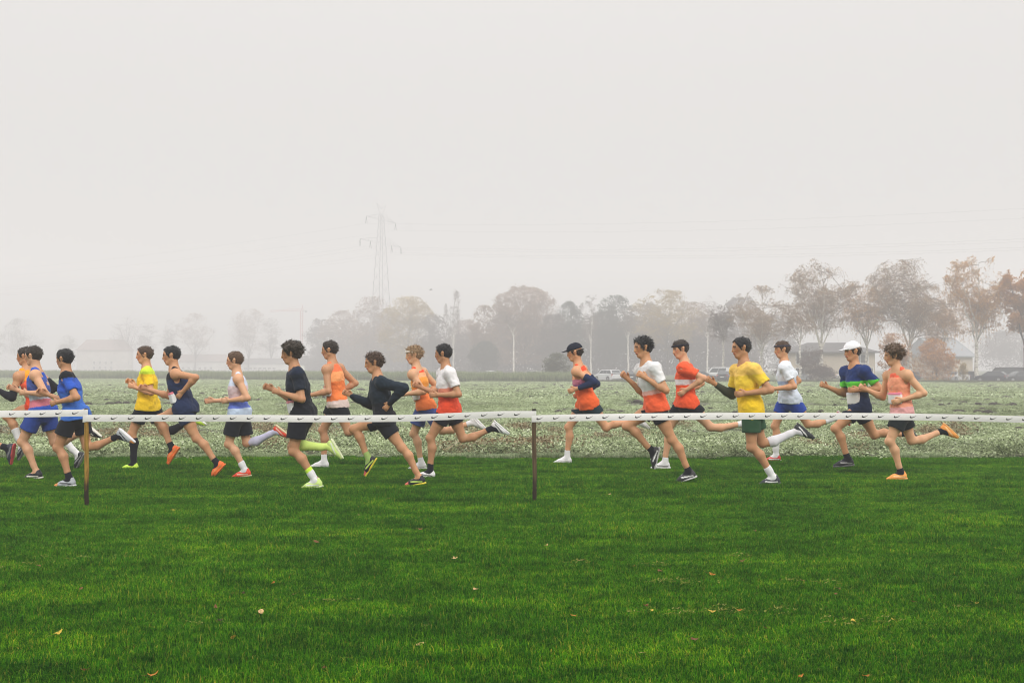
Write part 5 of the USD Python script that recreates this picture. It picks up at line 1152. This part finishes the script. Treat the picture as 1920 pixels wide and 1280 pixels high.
def tape(label, pts, first, pitch=.182, seed=0):
    """a band .075 m high hung along points (x, y, z of its middle); marks printed along it"""
    pts = np.array(pts); L_ = np.r_[0, np.cumsum(np.linalg.norm(np.diff(pts, axis=0), axis=1))]
    from scipy.interpolate import PchipInterpolator as PI_
    cx = [PI_(L_, pts[:, i]) for i in range(3)]
    def at_s(s): return np.stack([c(s) for c in cx], -1)
    def tilt(s): return .30 * (meshkit.noise(np.stack([np.asarray(s) * .8, np.asarray(s) * 0 + seed, np.asarray(s) * 0], -1)) - .5) * np.minimum(1, np.minimum(s - 0, L_[-1] - s) * 2)
    def surf(s, h, out=0):      # h across the band from -1 to 1
        p = at_s(s); a = tilt(s); cup = .004 * (1 - np.asarray(h) ** 2)
        return p + np.stack([0 * a, np.sin(a) * h * .0375 - out - cup, np.cos(a) * h * .0375], -1)
    s = np.linspace(0, L_[-1], int(L_[-1] / .06)); hs = np.linspace(-1, 1, 5)
    G = np.stack([surf(s, np.full(len(s), h)) for h in hs], 1); n, k = G.shape[:2]; i = np.arange(n * k).reshape(n, k)
    F = np.stack([i[:-1, :-1], i[1:, :-1], i[1:, 1:], i[:-1, 1:]], -1).reshape(-1, 4)
    o = thing('barrier_tape', label, 'tape', 'course tape between the posts')
    F = np.vstack([F[:, [0, 1, 2]], F[:, [0, 2, 3]]])
    front = G.reshape(-1, 3); back = front + [0, .0012, 0]
    obj('band', trimesh.Trimesh(np.vstack([front, back]), np.vstack([F, F[:, ::-1] + len(front)]), process=False), tape_mat, o, True)
    x = first
    while x + .08 < L_[-1]:
        u_, h_ = x + swv[:, 0] * .080, (swv[:, 1] - .42) * .46 * 1.9
        v_ = surf(u_, h_, .0012)
        f_ = np.array(swf)
        nn = np.cross(v_[f_[0, 1]] - v_[f_[0, 0]], v_[f_[0, 2]] - v_[f_[0, 0]])
        if nn[1] > 0: f_ = f_[:, ::-1]
        obj('printed_mark', (v_, f_), mark_mat, o)
        x += pitch
def tp(px, t, b, Y): return at(px, (t + b) / 2, Y)
yf1, yf2 = Y1 - .027, Y2 - .027
tape('left piece of white tape with small black ticks, ending at the yellowish stake', [tp(-220, 770.5, 783.5, yf1 + .3), tp(-60, 769.5, 782.5, yf1 + .15), tp(40, 769, 782, yf1 + .06), tp(110, 768, 781, yf1), tp(165, 767.5, 780, yf1)], .078, seed=1)
tape('long middle piece of white tape with small black ticks hanging between both stakes', [tp(156, 777.5, 790, yf1 - .003), tp(200, 777.5, 790, yf1), tp(300, 777, 790.5, yf1 + .02), tp(450, 776.5, 791, yf1 + .06), tp(600, 777.5, 792, yf1 + .1), tp(740, 777, 791, yf1 + .14), tp(860, 773, 786.5, yf2 - .03), tp(960, 770, 783, yf2), tp(1004, 771, 782, yf2)], .115, seed=2)
tape('right piece of white tape with small black ticks running out to the right', [tp(997, 779.5, 790, yf2 - .003), tp(1040, 778, 789, yf2), tp(1240, 774.5, 787, yf2 + .05), tp(1420, 773, 786, yf2 + .1), tp(1600, 773.5, 786.5, yf2 + .14), tp(1780, 776, 789, yf2 + .18), tp(1920, 780, 792, yf2 + .2), tp(2140, 786, 798, yf2 + .25)], .052, seed=3)
for P_, b_, zz in ((P1, b1, ((767.5 + 790) / 2, 25.0, 160)), (P2, b2, ((770 + 790) / 2, 20, 1001))):      # tape wound round each stake
    c = at(zz[2], zz[0], b_[1]); h = zz[1] / FPX * b_[1]
    ring = tubes([[c - UP * h / 2, c + UP * h / 2]], [[.0262, .0262]], 16)
    tag(obj('tape_wrap', ring, tape_mat, None, 40), 'white tape wound round the top of the ' + ('yellowish' if zz[2] < 500 else 'dark grey-brown') + ' stake', 'tape', 'tape wound round the stakes')

# ------------------------------------------------------------------ fallen leaves on the lawn
LC = {'tan': (.62, .42, .18), 'yellow': (.62, .44, .06), 'orange': (.48, .18, .02), 'brown': (.20, .085, .028), 'dark': (.07, .035, .02)}
lm = {}
for k, c in LC.items():
    c = np.array(c)
    lm[k] = usdkit.material(stage, '/World/Looks/dead_leaf_' + k, {'tc': ('texture_coordinate', {}), 'n': ('noise_texture', {'scale': 60, 'detail': 4}), 'r': ('rgb_ramp', {'ramp': [(.3, tuple(c * .55)), (.6, tuple(np.minimum(c * 1.15, .9)))]}), 'p': ('principled_bsdf', {'roughness': .6, 'specular_ior_level': .3}), 't': ('translucent_bsdf', {}), 'm': ('mix_closure', {'fac': .25})},
        [('tc.object', 'n.vector'), ('n.fac', 'r.fac'), ('r.color', 'p.base_color'), ('r.color', 't.color'), ('p.BSDF', 'm.closure1'), ('t.BSDF', 'm.closure2')], surface='m.closure')
def leaf_mesh(seed, size):
    rng = np.random.default_rng(seed)
    if seed % 3:     # lobed, like a maple's
        k = 60; th = np.linspace(-np.pi, np.pi, k, endpoint=False)
        r = .42 + .50 * np.maximum(0, np.cos(th * 2.5)) ** 1.4 * (1 - .30 * (np.abs(th) > 2.0)) + .06 * np.cos(th * 13)
        r *= 1 - .75 * np.exp(-((np.abs(th) - np.pi) / .35) ** 2)
    else:
        k = 36; th = np.linspace(-np.pi, np.pi, k, endpoint=False); r = .85 / np.sqrt(np.cos(th) ** 2 + (np.sin(th) / .6) ** 2) + .03 * np.cos(th * 11)
    rings = [0.0, .4, .75, 1.0]
    V = [[0, 0, 0]] + [[r[i] * q * math.cos(th[i]), r[i] * q * math.sin(th[i]), 0] for q in rings[1:] for i in range(k)]
    V = np.array(V) * size / 2
    F = [[0, 1 + i, 1 + (i + 1) % k] for i in range(k)]
    for j in range(2):
        a = 1 + j * k; F += [q for i in range(k) for q in ([a + i, a + k + i, a + k + (i + 1) % k], [a + i, a + k + (i + 1) % k, a + (i + 1) % k])]
    c1, c2 = rng.uniform(0, 3.5), rng.uniform(-1.5, 3.0)
    V[:, 2] = c1 * V[:, 0] ** 2 / size * .35 + c2 * V[:, 1] ** 2 / size * .35 + (meshkit.noise(V * 60 / size * .06 + seed) - .5) * size * .16
    st = tubes([[[-size * .40, 0, V[0, 2]], [-size * .55, size * .02, size * .04], [-size * .8, size * .06, size * .10]]], [[size * .018, size * .015, size * .012]], 4)
    return trimesh.Trimesh(V, F, process=False), st
big = [  # (px, py, size, tone, label)
    (489, 1154, .068, 'tan', 'pale tan lobed leaf on the near lawn, the brightest one'), (108, 1196, .062, 'yellow', 'yellow leaf lying alone at the lower left of the lawn'), (852, 1053, .072, 'tan', 'pale pointed leaf on the middle of the lawn'),
    (892, 1111, .058, 'tan', 'tan curled leaf nearer than the pale pointed one'), (285, 1275, .062, 'orange', 'bright orange leaf at the bottom edge'), (726, 940, .085, 'tan', 'tan leaf on the lawn behind the tape, between the two stakes'),
    (1238, 1077, .068, 'brown', 'rust-brown folded leaf right of the middle'), (1334, 1083, .060, 'orange', 'orange-brown leaf beside the rust-brown folded one'), (1334, 1154, .062, 'yellow', 'yellowish leaf in a strip of dry grass'), (1304, 1208, .062, 'brown', 'rust leaf on the lower right lawn'),
    (1660, 991, .055, 'tan', 'pale small leaf far right on the lawn'), (1025, 1028, .055, 'tan', 'pale leaf below the dark stake'), (788, 1217, .052, 'tan', 'dull tan leaf near the bottom, right of centre-left'), (1203, 1233, .045, 'tan', 'pale small leaf near the bottom middle'),
    (1211, 1143, .055, 'brown', 'dark rust leaf left of the dry strip'), (512, 1100, .042, 'orange', 'small orange leaf above the brightest pale leaf'), (356, 1134, .062, 'dark', 'dark brown wet leaf left of the brightest pale leaf'), (456, 1119, .055, 'dark', 'nearly black leaf on the left lawn'), (593, 1021, .062, 'brown', 'brown leaf in the grass left of centre')]
small = [(325, 960, 'yellow'), (673, 970, 'tan'), (745, 976, 'brown'), (917, 1045, 'brown'), (73, 1066, 'brown'), (152, 1110, 'brown'), (404, 1146, 'brown'), (551, 1122, 'brown'), (436, 1204, 'orange'), (412, 1171, 'dark'), (157, 1266, 'brown'), (609, 1262, 'brown'), (805, 1037, 'brown'), (787, 997, 'brown'), (1087, 1057, 'tan'), (1189, 1067, 'orange'),
    (1392, 1058, 'brown'), (1221, 1152, 'yellow'), (1385, 1152, 'orange'), (1076, 1162, 'orange'), (1600, 1172, 'yellow'), (1675, 1170, 'yellow'), (1572, 1110, 'brown'), (1567, 1120, 'brown'), (1504, 1095, 'brown'), (1502, 1277, 'orange'), (1624, 1278, 'orange'), (1435, 1185, 'brown'), (1832, 1138, 'yellow'), (1712, 1135, 'brown'), (88, 945, 'orange'), (104, 946, 'brown'), (1143, 931, 'tan'), (382, 985, 'brown'), (1416, 1000, 'brown')]
tones = {'tan': 'pale tan', 'yellow': 'yellowish', 'orange': 'orange', 'brown': 'brown', 'dark': 'blackish'}
rng = np.random.default_rng(12)
short = ['brightest pale tan leaf', 'lone yellow leaf', 'pale pointed leaf', 'tan curled leaf', 'bright orange leaf at the bottom edge', 'tan leaf between the stakes', 'rust-brown folded leaf', 'orange-brown leaf', 'leaf in the dry strip', 'rust leaf at the lower right',
         'pale far-right leaf', 'pale leaf below the dark stake', 'dull tan leaf', 'pale small leaf near the bottom middle', 'dark rust leaf', 'small orange leaf above the brightest pale one', 'dark brown wet leaf', 'nearly black leaf', 'brown leaf left of centre']
used = {}
def beside(px, py, tone):
    """which leaf it is, told from the nearest larger leaf"""
    for j in np.argsort([np.hypot(px - b[0], (py - b[1]) * 2.5) for b in big]):
        dx, dy = px - big[j][0], (py - big[j][1]) * 2.5
        w = ('right of' if dx > 0 else 'left of') if abs(dx) > abs(dy) else ('nearer than' if dy > 0 else 'farther back than')
        lab = f'small {tones[tone]} fallen leaf {w} the {short[j]}'
        if lab not in used: used[lab] = 1; return lab
for i, (px, py, size, tone, lab) in enumerate(big + [(x, y, None, t, beside(x, y, t)) for x, y, t in small]):
    p = on_lawn(px, py); p[2] = .028
    if size is None: size = rng.uniform(.036, .055)
    o = thing('fallen_leaf', lab, 'leaf', 'fallen leaves on the lawn', p, rng.uniform(0, 360))
    o.GetPrim().GetAttribute('xformOp:translate')
    UsdGeom.Xform(o).AddRotateXYZOp(opSuffix='tilt').Set((float(rng.uniform(4, 22)), float(rng.uniform(-16, 16)), 0))
    bl, st = leaf_mesh(i * 7 + 3, size)
    obj('blade', bl, lm[tone], o, True); obj('stalk', st, lm['brown'], o)
haze_mat = usdkit.material(stage, '/World/Looks/fog', {'v': ('principled_volume', {'color': (.955, .95, .945), 'density': HAZE})}, [], volume='v.volume')
tag(obj('haze', box((820, 760, 72), (0, 305, 34.3)), haze_mat), kind='stuff')
